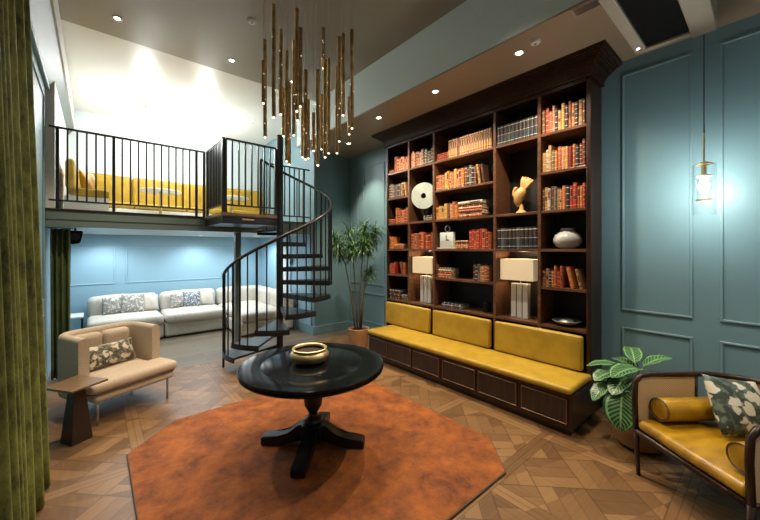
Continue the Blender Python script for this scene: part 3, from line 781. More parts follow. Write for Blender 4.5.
t = thing('desk_clock', 'square pale glass clock with ring handle beside flat books', 'clock', (4.09, 3.22, 1.823))
b = MB(); b.box(-.03, .03, -.125, .125, .0, .23, .008); b.build('case', M['clock_face'], t, 'auto')
b = MB(); b.tube([(0, .045 * math.cos(a), .285 + .045 * math.sin(a)) for a in [k / 20 * 2 * PI for k in range(21)]], .009, 8); b.tube([(0, 0, .225), (0, 0, .245)], .008); b.build('ring_handle', M['steel'], t, True)
b = MB(); b.box(-.036, -.031, -.005, .005, .115, .19); b.box(-.037, -.031, -.05, .005, .11, .12); b.build('hand', M['black_metal'], t)
b = MB(); b.box(-.034, -.030, -.10, .10, .02, .10, .002); b.build('dial', M['ceramic'], t)
tag(MB().box(4.02, 4.2, 3.02, 3.37, 1.8005, 1.822, .004).build('flat_book', M['b_cream'], None), 'cream book lying flat under the square clock', 'book')

t = thing('round_vase', 'squat white ceramic vase with grey rim on fourth shelf, rightmost bay', 'vase', (4.16, 1.545, 1.8005))
b = MB(); b.lathe([(0, 0), (.07, 0), (.12, .03), (.148, .08), (.148, .12), (.125, .165), (.08, .195), (.07, .2), (.06, .19), (0, .05)], 40); b.build('body', M['ceramic'], t, 'auto')
b = MB(); b.lathe([(.071, .197), (.075, .205), (.072, .238), (.062, .24), (.060, .2)], 32, close=True); b.build('rim', M['ceramic_grey'], t, 'auto')
t = thing('shell_bowl', 'low grey bowl on the lowest shelf of the rightmost bay', 'bowl', (4.15, 1.55, .9215))
b = MB(); b.lathe([(0, 0), (.05, 0), (.11, .022), (.15, .055), (.143, .057), (.10, .03), (0, .012)], 32); b.build('dish', M['ceramic_grey'], t, 'auto')
b = MB(); b.lathe([(0, .013), (.09, .03), (.06, .062), (0, .07)], 24); b.build('lid', M['ceramic'], t, 'auto')
t = thing('dark_jar', 'small black lidded jar on the lowest shelf of the wide middle bay', 'jar', (4.15, 2.58, .9205))
b = MB(); b.lathe([(0, 0), (.05, 0), (.055, .02), (.055, .11), (.045, .125), (0, .125)], 24); b.build('body', M['black_plastic'], t, 'auto')
b = MB(); b.lathe([(0, .125), (.05, .125), (.048, .145), (.012, .15), (.012, .165), (0, .17)], 24); b.build('lid', M['black_wood2'], t, 'auto')

def table_lamp(y, label):
    t = thing('table_lamp', label, 'lamp', (4.15, y, .9205), group='lamps in the bookcase niches')
    b = MB(); b.box(-.055, .055, -.12, .12, 0, .012); b.build('foot', M['steel'], t)
    for k in range(3):
        yy = -.077 + k * .077
        b = MB(); b.box(-.04, .04, yy - .033, yy + .033, .012, .44, .004); b.build('glass_column', M['ceramic'], t)
    for k in range(2):
        b = MB(); b.box(-.034, .034, -.0435 + k * .077, -.0335 + k * .077, .012, .43); b.build('spacer', M['black_metal'], t)
    b = MB(); b.tube([(0, 0, .44), (0, 0, .62)], .006, 8); b.build('rod', M['steel'], t)
    b = MB()
    hx, hy, z0, z1, th = .115, .215, .485, .75, .004
    b.box(-hx, -hx + th, -hy, hy, z0, z1); b.box(hx - th, hx, -hy, hy, z0, z1); b.box(-hx + th, hx - th, -hy, -hy + th, z0, z1); b.box(-hx + th, hx - th, hy - th, hy, z0, z1)
    b.build('lamp_shade', M['shade'], t)
    b = MB(); b.lathe([(0, .58), (.02, .59), (.03, .62), (.02, .645), (0, .65)], 16); b.build('bulb', M['bulb'], t, True)
    point('table_lamp_light', (4.15, y, .9205 + .69), 3.2, WARM, .03)
table_lamp(2.10, 'lit lamp with rectangular linen shade and white column base, in fourth bay')
table_lamp(3.69, 'lit lamp with rectangular linen shade and white column base, in second bay')

# ------------------------------------------------------------------ rug
RX0, RX1, RY0, RY1, RC = .22, 2.84, 1.40, 4.06, .34
ch = [(RX0 + RC, RY0), (RX1 - RC, RY0), (RX1, RY0 + RC), (RX1, RY1 - .55), (RX1 - .42, RY1), (RX0 + .42, RY1 - .02), (RX0, RY1 - .42), (RX0, RY0 + RC)]
b = MB(); b.prism(ch, .001, .018); o = b.build('rug', [M['rug']], None)
tag(o, 'large burnt orange pile rug with clipped corners under the round table', 'rug')
cx = sum(p[0] for p in ch) / 8; cy = sum(p[1] for p in ch) / 8
b = MB(); pts = [(p[0] + (p[0] - cx) * .003, p[1] + (p[1] - cy) * .003, .009) for p in ch]
b.tube(pts + [pts[0]], .009, 6, caps=False); b.build('binding', M['piping'], o, True)

# ------------------------------------------------------------------ round table
t = thing('round_table', 'black lacquered round pedestal table standing on the orange rug', 'table', (1.52, 2.73, .0185), R(3))
b = MB(); b.lathe([(0, .68), (.59, .68), (.62, .685), (.637, .70), (.637, .712), (.631, .718), (.643, .722), (.643, .742), (.636, .748), (.6, .7485), (.46, .7485), (.455, .7475), (.45, .7485), (0, .7485)], 96); b.build('table_top', M['black_wood'], t, 'auto')
b = MB(); b.lathe([(0, .60), (.12, .62), (.14, .68), (0, .68)], 40)
b.lathe([(0, .20), (.075, .20), (.085, .22), (.075, .245), (.045, .26), (.04, .29), (.05, .31), (.078, .36), (.085, .42), (.075, .48), (.05, .53), (.042, .555), (.055, .57), (.06, .585), (.05, .60), (0, .60)], 40)
b.build('pedestal', M['black_wood2'], t, 'auto')
b = MB(); b.box(-.09, .09, -.09, .09, .05, .20, .012); hub = b.build('hub', M['black_wood2'], t, None, None, (0, 0, R(45)))
for k in range(4):
    b = MB()
    b.prism([(.07, .06), (.07, .20), (.13, .19), (.22, .115), (.30, .088), (.45, .075), (.47, .065), (.47, .0), (.30, .0), (.25, .03)], -.058, .058, 'y')
    bmesh.ops.bevel(b.bm, geom=b.bm.edges[:], offset=.006, segments=2, affect='EDGES')
    b.build('foot', M['black_wood2'], t, 'auto', (0, 0, 0), (0, 0, R(45 + 90 * k)))
t.rotation_euler.z = R(1)
t = thing('brass_bowl', 'shallow brass bowl with turned-in rim on the black round table', 'bowl', (1.50, 2.76, .768))
b = MB(); b.lathe([(0, 0), (.11, 0), (.125, .006), (.155, .025), (.176, .055), (.176, .075), (.160, .098), (.145, .106), (.146, .113), (.156, .120), (.158, .127), (.150, .131), (.138, .125), (.132, .112), (.150, .09), (.162, .072), (.160, .055), (.13, .022), (0, .015)], 56)
b.build('bowl_body', M['brass'], t, 'auto')
b = MB(); b.lathe([(0, .085), (.145, .085), (.14, .09), (0, .092)], 32); b.build('dark_filling', M['soil'], t)  # dark disc standing in for the bowl's dark interior

# ------------------------------------------------------------------ chandelier
t = thing('tube_chandelier', 'cluster chandelier of slim bronze tubes hanging above the round table', 'chandelier', (1.52, 2.73, 4.52))
b = MB(); b.lathe([(0, 0), (.45, 0), (.45, -.025), (.44, -.035), (0, -.035)], 64); b.build('ceiling_plate', M['brass_dark'], t, 'auto')
tubes = [(265, 40, 137, .0), (263.4, 61, 103, -.12), (273.7, 5, 117, -.2), (280.7, 30, 114, -.1), (286.6, 51, 161, .05), (289.2, 82, 164, .2), (296.8, 9, 111, -.3), (293.7, 41, 135, .2), (300.3, 28, 106, -.35), (297.6, 48, 120, .1), (305.6, 70, 159, -.1), (302.4, 103, 157, .3), (313.6, 113, 150.5, .1), (317.9, 70, 165, -.35), (323.2, 28, 68, .3), (325.1, 60, 157, -.05), (328.7, 59, 153, .25), (321.5, 95, 149, .33), (337.0, 67, 153, .1), (339.3, 37, 141, -.15), (343.2, 34, 115, .2), (352.0, 30, 128, -.1), (349.2, 97, 134, .15), (283.5, 88, 136, .3), (308.2, 100, 158, .35)]
fw = Vector((math.sin(YAW), math.cos(YAW), 0)); rt = Vector((math.cos(YAW), -math.sin(YAW), 0))
dc = 3.064
for u, va, vb, off in tubes:
    d = dc + off * .9
    p = fw * d + rt * ((u - 380) / 335 * d)
    z1 = 1.8 + (249 - va) * d / 335; z0 = 1.8 + (249 - vb) * d / 335
    lx, ly = p.x - 1.52, p.y - 2.73
    b = MB(); b.tube([(lx, ly, z0 - 4.52), (lx, ly, z1 - 4.52)], .0165, 14)
    tb = b.build('tube', M['brass_dark'], t, 'auto')
    b = MB(); b.tube([(lx, ly, z0 - 4.52 - .008), (lx, ly, z0 - 4.52 - .001)], .009, 10); b.build('light_tip', M['tip'], tb)
    b = MB(); b.tube([(lx, ly, z1 - 4.52), (lx, ly, -.03)], .0011, 5); b.build('cable', M['steel'], tb)
    for k in range(rnd.choice([2, 3, 4])):
        zz = z0 + (z1 - z0) * rnd.uniform(.12, .75) - 4.52; a = rnd.uniform(2.6, 5.3)
        b = MB(); b.tube([(lx + .0165 * math.cos(a), ly + .0165 * math.sin(a), zz), (lx + .0185 * math.cos(a), ly + .0185 * math.sin(a), zz)], .005, 8)
        b.build('pinhole_light', M['pinhole'], tb)
for dx, dy in ((-.25, .1), (.2, -.2), (.1, .3)):
    spot('chandelier_beam', (1.52 + dx, 2.73 + dy, 2.58), 12, SOFTWARM, 130, .8, .08, (1.52 + dx, 2.73 + dy, 0))

# ------------------------------------------------------------------ loft railing and landing
def rail_run(name, label, p0, p1, zf, posts, nb, h=1.09, group=None, endposts=(True, True), postw=.018):
    """straight railing: posts at fractions, balusters between successive posts (list nb)"""
    L_ = math.hypot(p1[0] - p0[0], p1[1] - p0[1]); a = math.atan2(p1[1] - p0[1], p1[0] - p0[0])
    t = thing(name, label, 'railing', (p0[0], p0[1], zf), a, group)
    MB().box(0, L_, -.022, .022, h - .012, h + .012, .003).build('top_rail', M['black_metal'], t)
    MB().box(0, L_, -.012, .012, .10, .124, .002).build('bottom_rail', M['black_metal'], t)
    for f in posts: MB().box(f * L_ - postw, f * L_ + postw, -.02, .02, 0, h - .012, .002).build('post', M['black_metal'], t)
    for (a0, a1), n in zip(zip(posts, posts[1:]), nb):
        for k in range(n):
            x = (a0 + (a1 - a0) * (k + 1) / (n + 1)) * L_
            MB().box(x - .010, x + .010, -.010, .010, .124, h - .012).build('baluster', M['black_metal'], t)
    return t
import itertools
rail_run('balcony_railing', 'long black metal balustrade along the left part of the loft edge', (-.47, 6.24), (1.42, 6.24), 2.345, [.045, .359, .93, 1.0 - .009], [5, 10, 0])
rail_run('landing_railing', 'black metal balustrade on the left side of the projecting stair landing', (1.44, 6.19), (1.44, 5.24), 2.345, [.02, .98], [9])
rail_run('landing_railing', 'black metal balustrade on the front of the landing beside the stair pole', (1.47, 5.255), (2.24, 5.255), 2.345, [.0, 1.0], [7])
rail_run('stairwell_railing', 'short black metal balustrade along the loft edge behind the spiral stair', (2.42, 6.27), (3.40, 6.27), 2.345, [.02, .87], [7])
t = thing('stair_landing', 'projecting wood-topped landing platform at the head of the spiral stair', 'platform', (1.40, 5.21, 2.2))
MB().box(0, .85, 0, .99, .09, .14, .004).build('deck', M['table_wood'], t)
MB().box(.02, .85, .03, .99, -.02, .09, .004).build('underframe', M['black_metal'], t)
MB().box(.30, .48, -.004, .03, .035, .06, .003).build('brass_plate', M['brass'], t)

# ------------------------------------------------------------------ spiral stair
PX, PY = 2.31, 5.25
t = thing('spiral_staircase', 'black metal spiral staircase with a central pole rising to the loft', 'staircase', (PX, PY, 0))
MB().tube([(0, 0, 0), (0, 0, 3.66)], .052, 24).build('pole', M['black_metal'], t, 'auto')
MB().lathe([(0, 0), (.13, 0), (.13, .012), (.06, .02), (0, .02)], 32).build('base_plate', M['black_metal'], t, 'auto')
TH0, DT, RS = 166.0, 28.4, .85
def railz(th): return 1.37 + (th - TH0) * (2.345 + 1.10 - 1.37) / (450 - TH0)
for k in range(10):
    a0, a1 = R(TH0 + k * DT), R(TH0 + (k + 1) * DT + 4)
    z = .035 + .2095 * (k + 1)
    pts = [(.05 * math.cos(a0 - .9), .05 * math.sin(a0 - .9))]
    arc = [(RS * math.cos(a0 + (a1 - a0) * q / 8), RS * math.sin(a0 + (a1 - a0) * q / 8)) for q in range(9)]
    poly = [(.05 * math.cos(a0), .05 * math.sin(a0))] + arc + [(.05 * math.cos(a1), .05 * math.sin(a1))]
    b = MB(); b.prism(poly, z - .03, z)
    tr = b.build('tread', M['tread'], t)
    b = MB(); b.prism([(p[0] * 1.006, p[1] * 1.006) for p in arc] + [(p[0] * .985, p[1] * .985) for p in arc[::-1]], z - .075, z - .0305)
    e0 = Vector((math.cos(a0), math.sin(a0), 0)); n0 = Vector((-math.sin(a0), math.cos(a0), 0))
    b.prism([tuple((e0 * .05).xy), tuple((e0 * .84).xy), tuple((e0 * .84 + n0 * .015).xy), tuple((e0 * .05 + n0 * .015).xy)], z - .075, z - .0305)
    b.build('riser_lip', M['black_metal'], tr)
    nbal = 3
    for q in range(nbal):
        th = TH0 + k * DT + DT * (q + .05) / nbal + 1.5
        r_ = RS - .01
        x, y = r_ * math.cos(R(th)), r_ * math.sin(R(th))
        thick = .017 if q == 0 else .0105
        zb = 0 if (k == 0 and q == 0) else z - .05
        MB().tube([(x, y, zb), (x, y, railz(th) - .005)], thick, 8).build('baluster', M['black_metal'], t, 'auto')
pts = []
for i in range(61):
    th = TH0 + (450 - TH0) * i / 60; pts.append((RS * math.cos(R(th)) * .99, RS * math.sin(R(th)) * .99, railz(th)))
MB().tube(pts, .023, 10).build('handrail', M['black_metal'], t, True)
MB().box(-.02, .02, RS - .03, RS + .01, 2.345, 3.44, .003).build('newel_post', M['black_metal'], t)

# ------------------------------------------------------------------ loft furniture
def banquette(name, label, x0, x1, y0, y1, back):
    t = thing(name, label, 'banquette', ((x0 + x1) / 2, (y0 + y1) / 2, 2.3405))
    cx, cy = (x0 + x1) / 2, (y0 + y1) / 2
    a, b_, c, d = x0 - cx, x1 - cx, y0 - cy, y1 - cy
    MB().box(a, b_, c, d, 0, .27, .006).build('base', M['crown'], t)
    n = max(1, round(max(b_ - a, d - c) / 1.0))
    for k in range(n):
        bb = MB()
        if back == 'y':
            u0, u1 = a + (b_ - a) * k / n, a + (b_ - a) * (k + 1) / n
            softbox(bb, u0 + .004, u1 - .004, c - .01, d - .15, .272, .40, .03, .01, 3); bb.build('seat_cushion', M['yellow'], t, True)
            bb = MB(); softbox(bb, u0 + .004, u1 - .004, d - .16, d - .01, .38, 1.0, .05, .01, 3); bb.build('back_cushion', M['yellow'], t, True)
        else:
            u0, u1 = c + (d - c) * k / n, c + (d - c) * (k + 1) / n
            softbox(bb, a + .15, b_ + .01, u0 + .004, u1 - .004, .272, .40, .03, .01, 3); bb.build('seat_cushion', M['yellow'], t, True)
            bb = MB(); softbox(bb, a + .01, a + .12, u0 + .004, u1 - .004, .38, .84, .06, .01, 3); bb.build('back_cushion', M['yellow'], t, True)
    return t
banquette('banquette', 'mustard velvet banquette running along the rear wall of the loft', -.34, 3.45, 8.45, 9.08, 'y')
banquette('banquette', 'mustard velvet bench against the left wall of the loft', -.355, .17, 6.90, 7.9, 'x')
o = pillow('cushion', .36, .34, .13, M['gold_satin'], None, (-.06, 7.35, 2.745), (R(-10), 0, R(60)))
tag(o, 'mustard scatter cushion on the left loft bench', 'cushion')
for x, lab in ((1.0, 'left one of the two behind the balustrade'), (2.35, 'right one, behind the stair landing')):
    t = thing('bistro_table', 'small round pale-topped loft table, ' + lab, 'table', (x, 7.95, 2.3405), group='loft tables')
    MB().lathe([(0, .60), (.36, .60), (.37, .61), (.36, .622), (0, .622)], 40).build('table_top', M['crown'], t, 'auto')
    MB().lathe([(0, .02), (.03, .03), (.025, .60), (0, .60)], 16).build('column', M['brass'], t, 'auto')
    MB().lathe([(0, 0), (.2, 0), (.2, .012), (.03, .03), (0, .03)], 32).build('base', M['brass'], t, 'auto')
for x, y, lab, pw in ((.745, 7.8, 'left of the two', 46), (1.812, 7.8, 'right of the two', 46)):
    t = thing('crystal_pendant', 'glowing crystal ceiling pendant with gold ring in the loft, ' + lab, 'pendant light', (x, y, 4.6), group='loft crystal pendants')
    MB().lathe([(0, 0), (.09, 0), (.09, -.02), (.02, -.03), (0, -.03)], 24).build('canopy', M['brass'], t, 'auto')
    MB().tube([(0, 0, -.03), (0, 0, -.13)], .01, 8).build('rod', M['brass'], t)
    MB().lathe([(.13, -.13), (.16, -.13), (.16, -.16), (.13, -.16)], 32, close=True).build('ring', M['brass'], t, 'auto')
    b = MB(); b.box(-.13, .13, -.006, .006, -.15, -.14); b.box(-.006, .006, -.13, .13, -.15, -.14); b.build('cross_bar', M['brass'], t)
    for k in range(14):
        a = k / 14 * 2 * PI
        MB().tube([(.145 * math.cos(a), .145 * math.sin(a), -.16), (.145 * math.cos(a), .145 * math.sin(a), -.30), (.14 * math.cos(a), .14 * math.sin(a), -.33)], .02, 6, radii=[.02, .022, .004]).build('crystal_drop', M['crystal'], t)
    for k in range(8):
        a = k / 8 * 2 * PI
        MB().tube([(.07 * math.cos(a), .07 * math.sin(a), -.15), (.07 * math.cos(a), .07 * math.sin(a), -.40), (.07 * math.cos(a), .07 * math.sin(a), -.44)], .02, 6, radii=[.02, .022, .004]).build('crystal_drop', M['crystal'], t)
    point('crystal_pendant_light', (x, y, 4.12), pw, NEUT, .1)

# ------------------------------------------------------------------ cream sectional sofa
t = thing('sectional_sofa', 'large cream linen corner sofa in the blue room under the loft', 'sofa', (0, 0, 0))
mods = [(-.12, 1.05), (1.07, 2.22)]
for i, (x0, x1) in enumerate(mods):
    b = MB(); softbox(b, x0, x1, 7.90, 9.0, .03, .30, .04, .0, 3); b.build('base', M['linen'], t, True)
    b = MB(); softbox(b, x0 + .005, x1 - .005, 7.84, 8.72, .30, .49, .07, .03, 4, .012, i); b.build('seat_cushion', M['linen'], t, True)
    b = MB(); softbox(b, x0 + .01, x1 - .01, 8.66, 8.95, .42, .84, .09, .02, 4, .014, i + 3); b.build('back_cushion', M['linen'], t, True)
b = MB(); softbox(b, 2.24, 3.40, 6.98, 9.0, .03, .30, .04, 0, 3); b.build('base', M['linen'], t, True)
b = MB(); softbox(b, 2.25, 3.20, 6.94, 7.98, .30, .48, .07, .03, 4, .012, 8); b.build('seat_cushion', M['linen'], t, True)
b = MB(); softbox(b, 2.25, 3.20, 7.99, 8.72, .30, .48, .07, .03, 4, .012, 9); b.build('seat_cushion', M['linen'], t, True)
b = MB(); softbox(b, 2.25, 3.40, 8.66, 8.95, .42, .84, .09, .02, 4, .014, 10); b.build('back_cushion', M['linen'], t, True)
b = MB(); softbox(b, 3.13, 3.42, 7.75, 8.66, .42, .82, .09, .02, 4, .014, 11); b.build('back_cushion', M['linen'], t, True)
b = MB(); softbox(b, 3.13, 3.42, 6.95, 7.72, .42, .82, .09, .02, 4, .014, 12); b.build('back_cushion', M['linen'], t, True)
for x, y, s, m, lab, az, tl in ((.28, 8.50, .40, 'floral_grey', 'grey patterned cushion, leftmost on the cream sofa', 4, -18), (.58, 8.42, .46, 'floral_grey', 'large grey and cream leaf-print cushion left of the sofa seam', -6, -24),
                      (.88, 8.52, .38, 'linen', 'plain cream cushion just left of the sofa seam', 3, -16),
                      (1.42, 8.52, .38, 'floral_grey', 'pale grey patterned cushion right of the sofa seam', 6, -16), (1.66, 8.43, .42, 'floral_blue', 'dark blue and grey print cushion in the middle of the right sofa module', -4, -24),
                      (1.95, 8.52, .40, 'linen', 'plain cream cushion at the right end of the middle sofa module', -10, -16)):
    s *= .86
    o = pillow('throw_cushion', s, s, .13, M[m], None, (x, y, .505), (R(tl), 0, R(az)))
    tag(o, lab, 'cushion', 'cushions on the cream sofa')
t = thing('console_table', 'small dark side table with pale top left of the cream sofa', 'side table', (-.32, 8.3, 0))
MB().box(-.16, .16, -.25, .25, .56, .585, .003).build('table_top', M['crown'], t)
for sx in (-1, 1):
    for sy in (-1, 1): MB().box(sx * .14 - .012, sx * .14 + .012, sy * .22 - .012, sy * .22 + .012, 0, .56).build('leg', M['black_metal'], t)
MB().box(-.15, .15, -.23, .23, .16, .175, .003).build('shelf', M['black_metal'], t)
t = thing('wall_speaker', 'small black loudspeaker hanging under the loft beside the dark green curtain', 'speaker', (-.22, 6.62, 2.106))
MB().tube([(0, 0, 0), (0, 0, -.05)], .012, 8).build('bracket', M['black_plastic'], t)
b = MB(); b.prism([(-.09, -.04), (.09, -.04), (.055, -.22), (-.05, -.24)], -.07, .07, 'y'); bmesh.ops.bevel(b.bm, geom=b.bm.edges[:], offset=.012, segments=2, affect='EDGES'); b.build('cabinet', M['black_plastic'], t, 'auto')
MB().lathe([(0, -.002), (.05, -.002), (.055, 0), (0, 0)], 24).build('grille', M['black_metal'], t, None, (0, -.071, -.13), (R(90), 0, 0))
t = thing('door_entry_panel', 'small dark control panel on the door frame of the blue room', 'control panel', (3.436, 7.20, 1.45))
MB().box(-.012, .0, -.04, .04, 0, .14, .004).build('housing', M['black_plastic'], t)
MB().box(-.014, -.012, -.025, .025, .06, .12).build('screen', M['black_metal'], t)

# ------------------------------------------------------------------ curtains
def curtain(name, label, m, x0, y0, y1, ztop, zbot, folds, amp, lean=0, along='y', ln=160, nz=14, seed=0):
    rr = random.Random(seed); ph = [rr.uniform(0, 6) for _ in range(6)]
    b = MB(); rows = []
    for j in range(nz + 1):
        f = j / nz; z = ztop + (zbot - ztop) * f; row = []
        for i in range(ln + 1):
            s = i / ln
            a = 2 * PI * folds * s + .5 * math.sin(3 * s * PI + ph[0]) + .25 * f * math.sin(7 * s + ph[1])
            off = amp * (2.1 * abs(math.sin(a / 2)) ** .85 - 1.15 + .12 * math.sin(2 * a + ph[2])) * (.75 + .25 * f) * (1 + .3 * math.sin(11 * s + ph[3]))
            c = y0 + (y1 - y0) * s + .01 * math.sin(a + 1.5) * f
            x = x0 + lean * f + off
            row.append(b.bm.verts.new((x, c, z) if along == 'y' else (c, x, z)))
        rows.append(row)
    for j in range(nz):
        for i in range(ln):
            b.bm.faces.new((rows[j][i], rows[j][i + 1], rows[j + 1][i + 1], rows[j + 1][i]))
    t = thing(name, label, 'curtain', (0, 0, 0))
    o = b.build('drape', m, t, True)
    md = o.modifiers.new('sol', 'SOLIDIFY'); md.thickness = .008
    if along == 'y': MB().tube([(x0, y0 - .05, ztop + .02), (x0, y1 + .03, ztop + .02)], .014, 10).build('rod', M['brass_dark'], t, True)
    else: MB().tube([(y0 - .03, x0, ztop + .012), (y1 + .03, x0, ztop + .012)], .008, 10).build('rod', M['black_metal'], t, True)
    return t
curtain('curtain', 'floor-length olive green velvet curtain at the left edge, nearest the viewer', M['curtain'], -.425, 1.35, 3.66, 3.86, .015, 10, .05, .10, ln=320, seed=3)
curtain('curtain', 'dark green velvet curtain hanging under the loft behind the tan armchair', M['curtain_dark'], 6.42, -.46, -.26, 2.08, .015, 3.5, .035, 0, 'x', 90, seed=5)

# ------------------------------------------------------------------ tan armchair
ang = math.atan2(.41, .91)
t = thing('lounge_armchair', 'tan wool wraparound lounge armchair with thin metal legs', 'armchair', (-.01, 4.385, 0), ang)
Wc, Dc = .83, .92
b = MB()
def rrect(t0, z0, z1, r=.045, n=4):
    pts = []
    for cx_, cz_, a0 in ((t0 / 2 - r, z1 - r, 0), (-t0 / 2 + r, z1 - r, 90), (-t0 / 2 + r, z0 + r, 180), (t0 / 2 - r, z0 + r, 270)):
        for k in range(n + 1): a = R(a0 + 90 * k / n); pts.append((cx_ + r * math.cos(a), cz_ + r * math.sin(a)))
    return pts
path = [(.05, .30), (.05, .42), (.05, .55)]
rc = .18
for k in range(9): a = PI - k / 8 * PI / 2; path.append((.05 + rc + rc * math.cos(a), Dc - .05 - rc + rc * math.sin(a)))
for k in range(9): a = PI / 2 - k / 8 * PI / 2; path.append((Wc - .05 - rc + rc * math.cos(a), Dc - .05 - rc + rc * math.sin(a)))
path += [(Wc - .05, .55), (Wc - .05, .42), (Wc - .05, .30)]
b.sweep(path, rrect(.095, .17, .86, .045))
b.build('wraparound_back', M['tan'], t, 'auto')
b = MB(); softbox(b, .0, Wc, .0, .80, .24, .335, .04, .0, 4); b.build('seat_base', M['tan'], t, True)
b = MB(); softbox(b, -.03, .86, -.02, .33, .335, .445, .05, .008, 5); softbox(b, .10, .72, .25, .76, .335, .44, .05, .01, 5); b.build('seat_cushion', M['tan'], t, True)
b = MB(); b.sweep([(-.01, .30), (-.02, .06), (.02, -.005), (.4, -.012), (.80, -.005), (.845, .05), (.84, .30)], [(-.006, .330), (.006, .330), (.006, .341), (-.006, .341)]); b.build('piping', M['piping'], t)
for x0, x1, q in ((.11, .40, 0), (.40, .69, 1)):
    b = MB(); softbox(b, x0, x1, .66, .80, .43, .82, .05, .0, 4); b.build('back_cushion', M['tan'], t, True)
for px, py in ((.25, .60), (.40, .60), (.55, .60)):
    MB().lathe([(0, 0), (.012, .002), (.009, .006), (0, .007)], 12).build('tufting_button', M['piping'], t, None, (px, py, .66), (R(90), 0, 0))
for px, py in ((.06, .06), (Wc - .06, .06), (.12, .70), (Wc - .12, .70)):
    MB().tube([(px, py, .25), (px, py, 0)], .011, 10).build('leg', M['steel'], t, True)
fwd = lambda lx, ly: (-.01 + lx * math.cos(ang) - ly * math.sin(ang), 4.385 + lx * math.sin(ang) + ly * math.cos(ang))
px, py = fwd(.40, .46)
o = pillow('lumbar_cushion', .54, .26, .13, M['floral_tan'], None, (px, py, .462), (R(-22), 0, ang + R(6)))
tag(o, 'small oblong floral print cushion on the tan armchair', 'cushion')

# side table
t = thing('pedestal_side_table', 'small brown wood side table on tapered dark block, by the tan armchair', 'side table', (-.135, 4.29, 0))
q = [(-.369, 4.332), (-.162, 4.044), (.101, 4.228), (-.127, 4.541)]
b = MB(); b.prism([(a + .135, c - 4.29) for a, c in q], .512, .532); bmesh.ops.bevel(b.bm, geom=b.bm.edges[:], offset=.003, segments=1, affect='EDGES'); b.build('table_top', M['table_wood'], t)
b = MB()
lo = [(-.112, .0), (-.024, -.156), (.12, -.066), (.03, .09)]
ccx = sum(p[0] for p in lo) / 4; ccy = sum(p[1] for p in lo) / 4
hi = [(ccx + (p[0] - ccx) * .5, ccy + (p[1] - ccy) * .5) for p in lo]
A = [b.bm.verts.new((*p, 0)) for p in lo]; B = [b.bm.verts.new((*p, .512)) for p in hi]
b.bm.faces.new(A[::-1]); b.bm.faces.new(B)
for i in range(4): b.bm.faces.new((A[i], A[(i + 1) % 4], B[(i + 1) % 4], B[i]))
b.build('pedestal', M['pedestal'], t)

# ------------------------------------------------------------------ daybed
ang = math.atan2(-.79, -.61)
OX, OY = 3.30, .715
t = thing('cane_daybed', 'dark wood and cane curved settee with gold velvet seat, at right', 'settee', (OX, OY, 0), ang)
W2, D2 = .80, .86
zr = .79
b = MB()
rail = [(.0, .0, .36), (.0, -.012, .60), (.0, -.005, .74), (.0, .04, .785), (.0, .12, .795), (0, .30, zr), (0, .48, zr)]
for k in range(1, 9): a = PI - k / 8 * PI / 2; rail.append((.30 + .30 * math.cos(a), .52 + .34 * math.sin(a), zr))
mid = [(W2 - p[0], p[1], p[2]) for p in rail[::-1]]
b.tube(rail + mid, .021, 10); b.build('top_rail', M['walnut'], t, True)
# seat ring
b = MB(); ring = [(0, .02), (.03, -.005), (W2 - .03, -.005), (W2, .02), (W2, .50)]
for k in range(1, 9): a = -k / 8 * PI / 2; 
rr_ = [(.0, .50)]
for k in range(1, 9): a = PI - k / 8 * PI / 2; rr_.append((.30 + .30 * math.cos(a), .52 + .33 * math.sin(a)))
ringpts = [(0, .0), (W2, .0)] + [(W2 - p[0], p[1]) for p in rr_] + rr_[::-1]
b.tube([(p[0], p[1], .345) for p in ringpts + [ringpts[0]]], .022, 8, caps=False); b.build('seat_frame', M['walnut'], t, True)
b = MB(); b.prism([(.02, .02), (W2 - .02, .02)] + [(W2 - p[0] - .015, p[1] - .01) for p in rr_] + [(p[0] + .015, p[1] - .01) for p in rr_[::-1]], .335, .362); b.build('seat_board', M['walnut'], t)
# legs
for lx, ly in ((0, .0), (W2, .0), (.03, .62), (W2 - .03, .62)):
    MB().tube([(lx, ly, .36), (lx + (.4 - lx) * .03, ly + .01, 0)], .02, 10, radii=[.021, .015]).build('leg', M['walnut'], t, True)
# rear posts and cane panels
for lx in (0, W2):
    MB().tube([(lx, .50, .35), (lx, .50, zr)], .014, 8).build('post', M['walnut'], t, True)
    b = MB(); b.box(lx - .004, lx + .004, .015, .49, .37, zr - .012, .002); b.build('cane_panel', M['cane'], t)
pp = []
for k in range(3, 9): a = PI - k / 8 * PI / 2; pp.append((.30 + .30 * math.cos(a), .52 + .34 * math.sin(a)))
full = pp + [(W2 - p[0], p[1]) for p in pp[::-1]]
b = MB(); b.sweep(full, [(-.004, .50), (.004, .50), (.004, zr - .01), (-.004, zr - .01)]); b.build('cane_back', M['cane'], t)
b = MB(); b.tube([(p[0], p[1], .50) for p in full], .011, 8); b.tube([(full[0][0], full[0][1], .36), (full[0][0], full[0][1], zr)], .011, 8); b.tube([(full[-1][0], full[-1][1], .36), (full[-1][0], full[-1][1], zr)], .011, 8); b.build('back_slat', M['walnut'], t, True)
b = MB()
softbox(b, .012, W2 - .012, -.012, .80, .364, .452, .04, .022, 5, .006, 2)
for v in b.bm.verts:      # round the back corners of the cushion
    if v.co.y > .5:
        f = (v.co.y - .5) / .3; v.co.x = W2 / 2 + (v.co.x - W2 / 2) * (1 - .38 * f * f)
b.build('seat_cushion', M['gold_satin'], t, True)
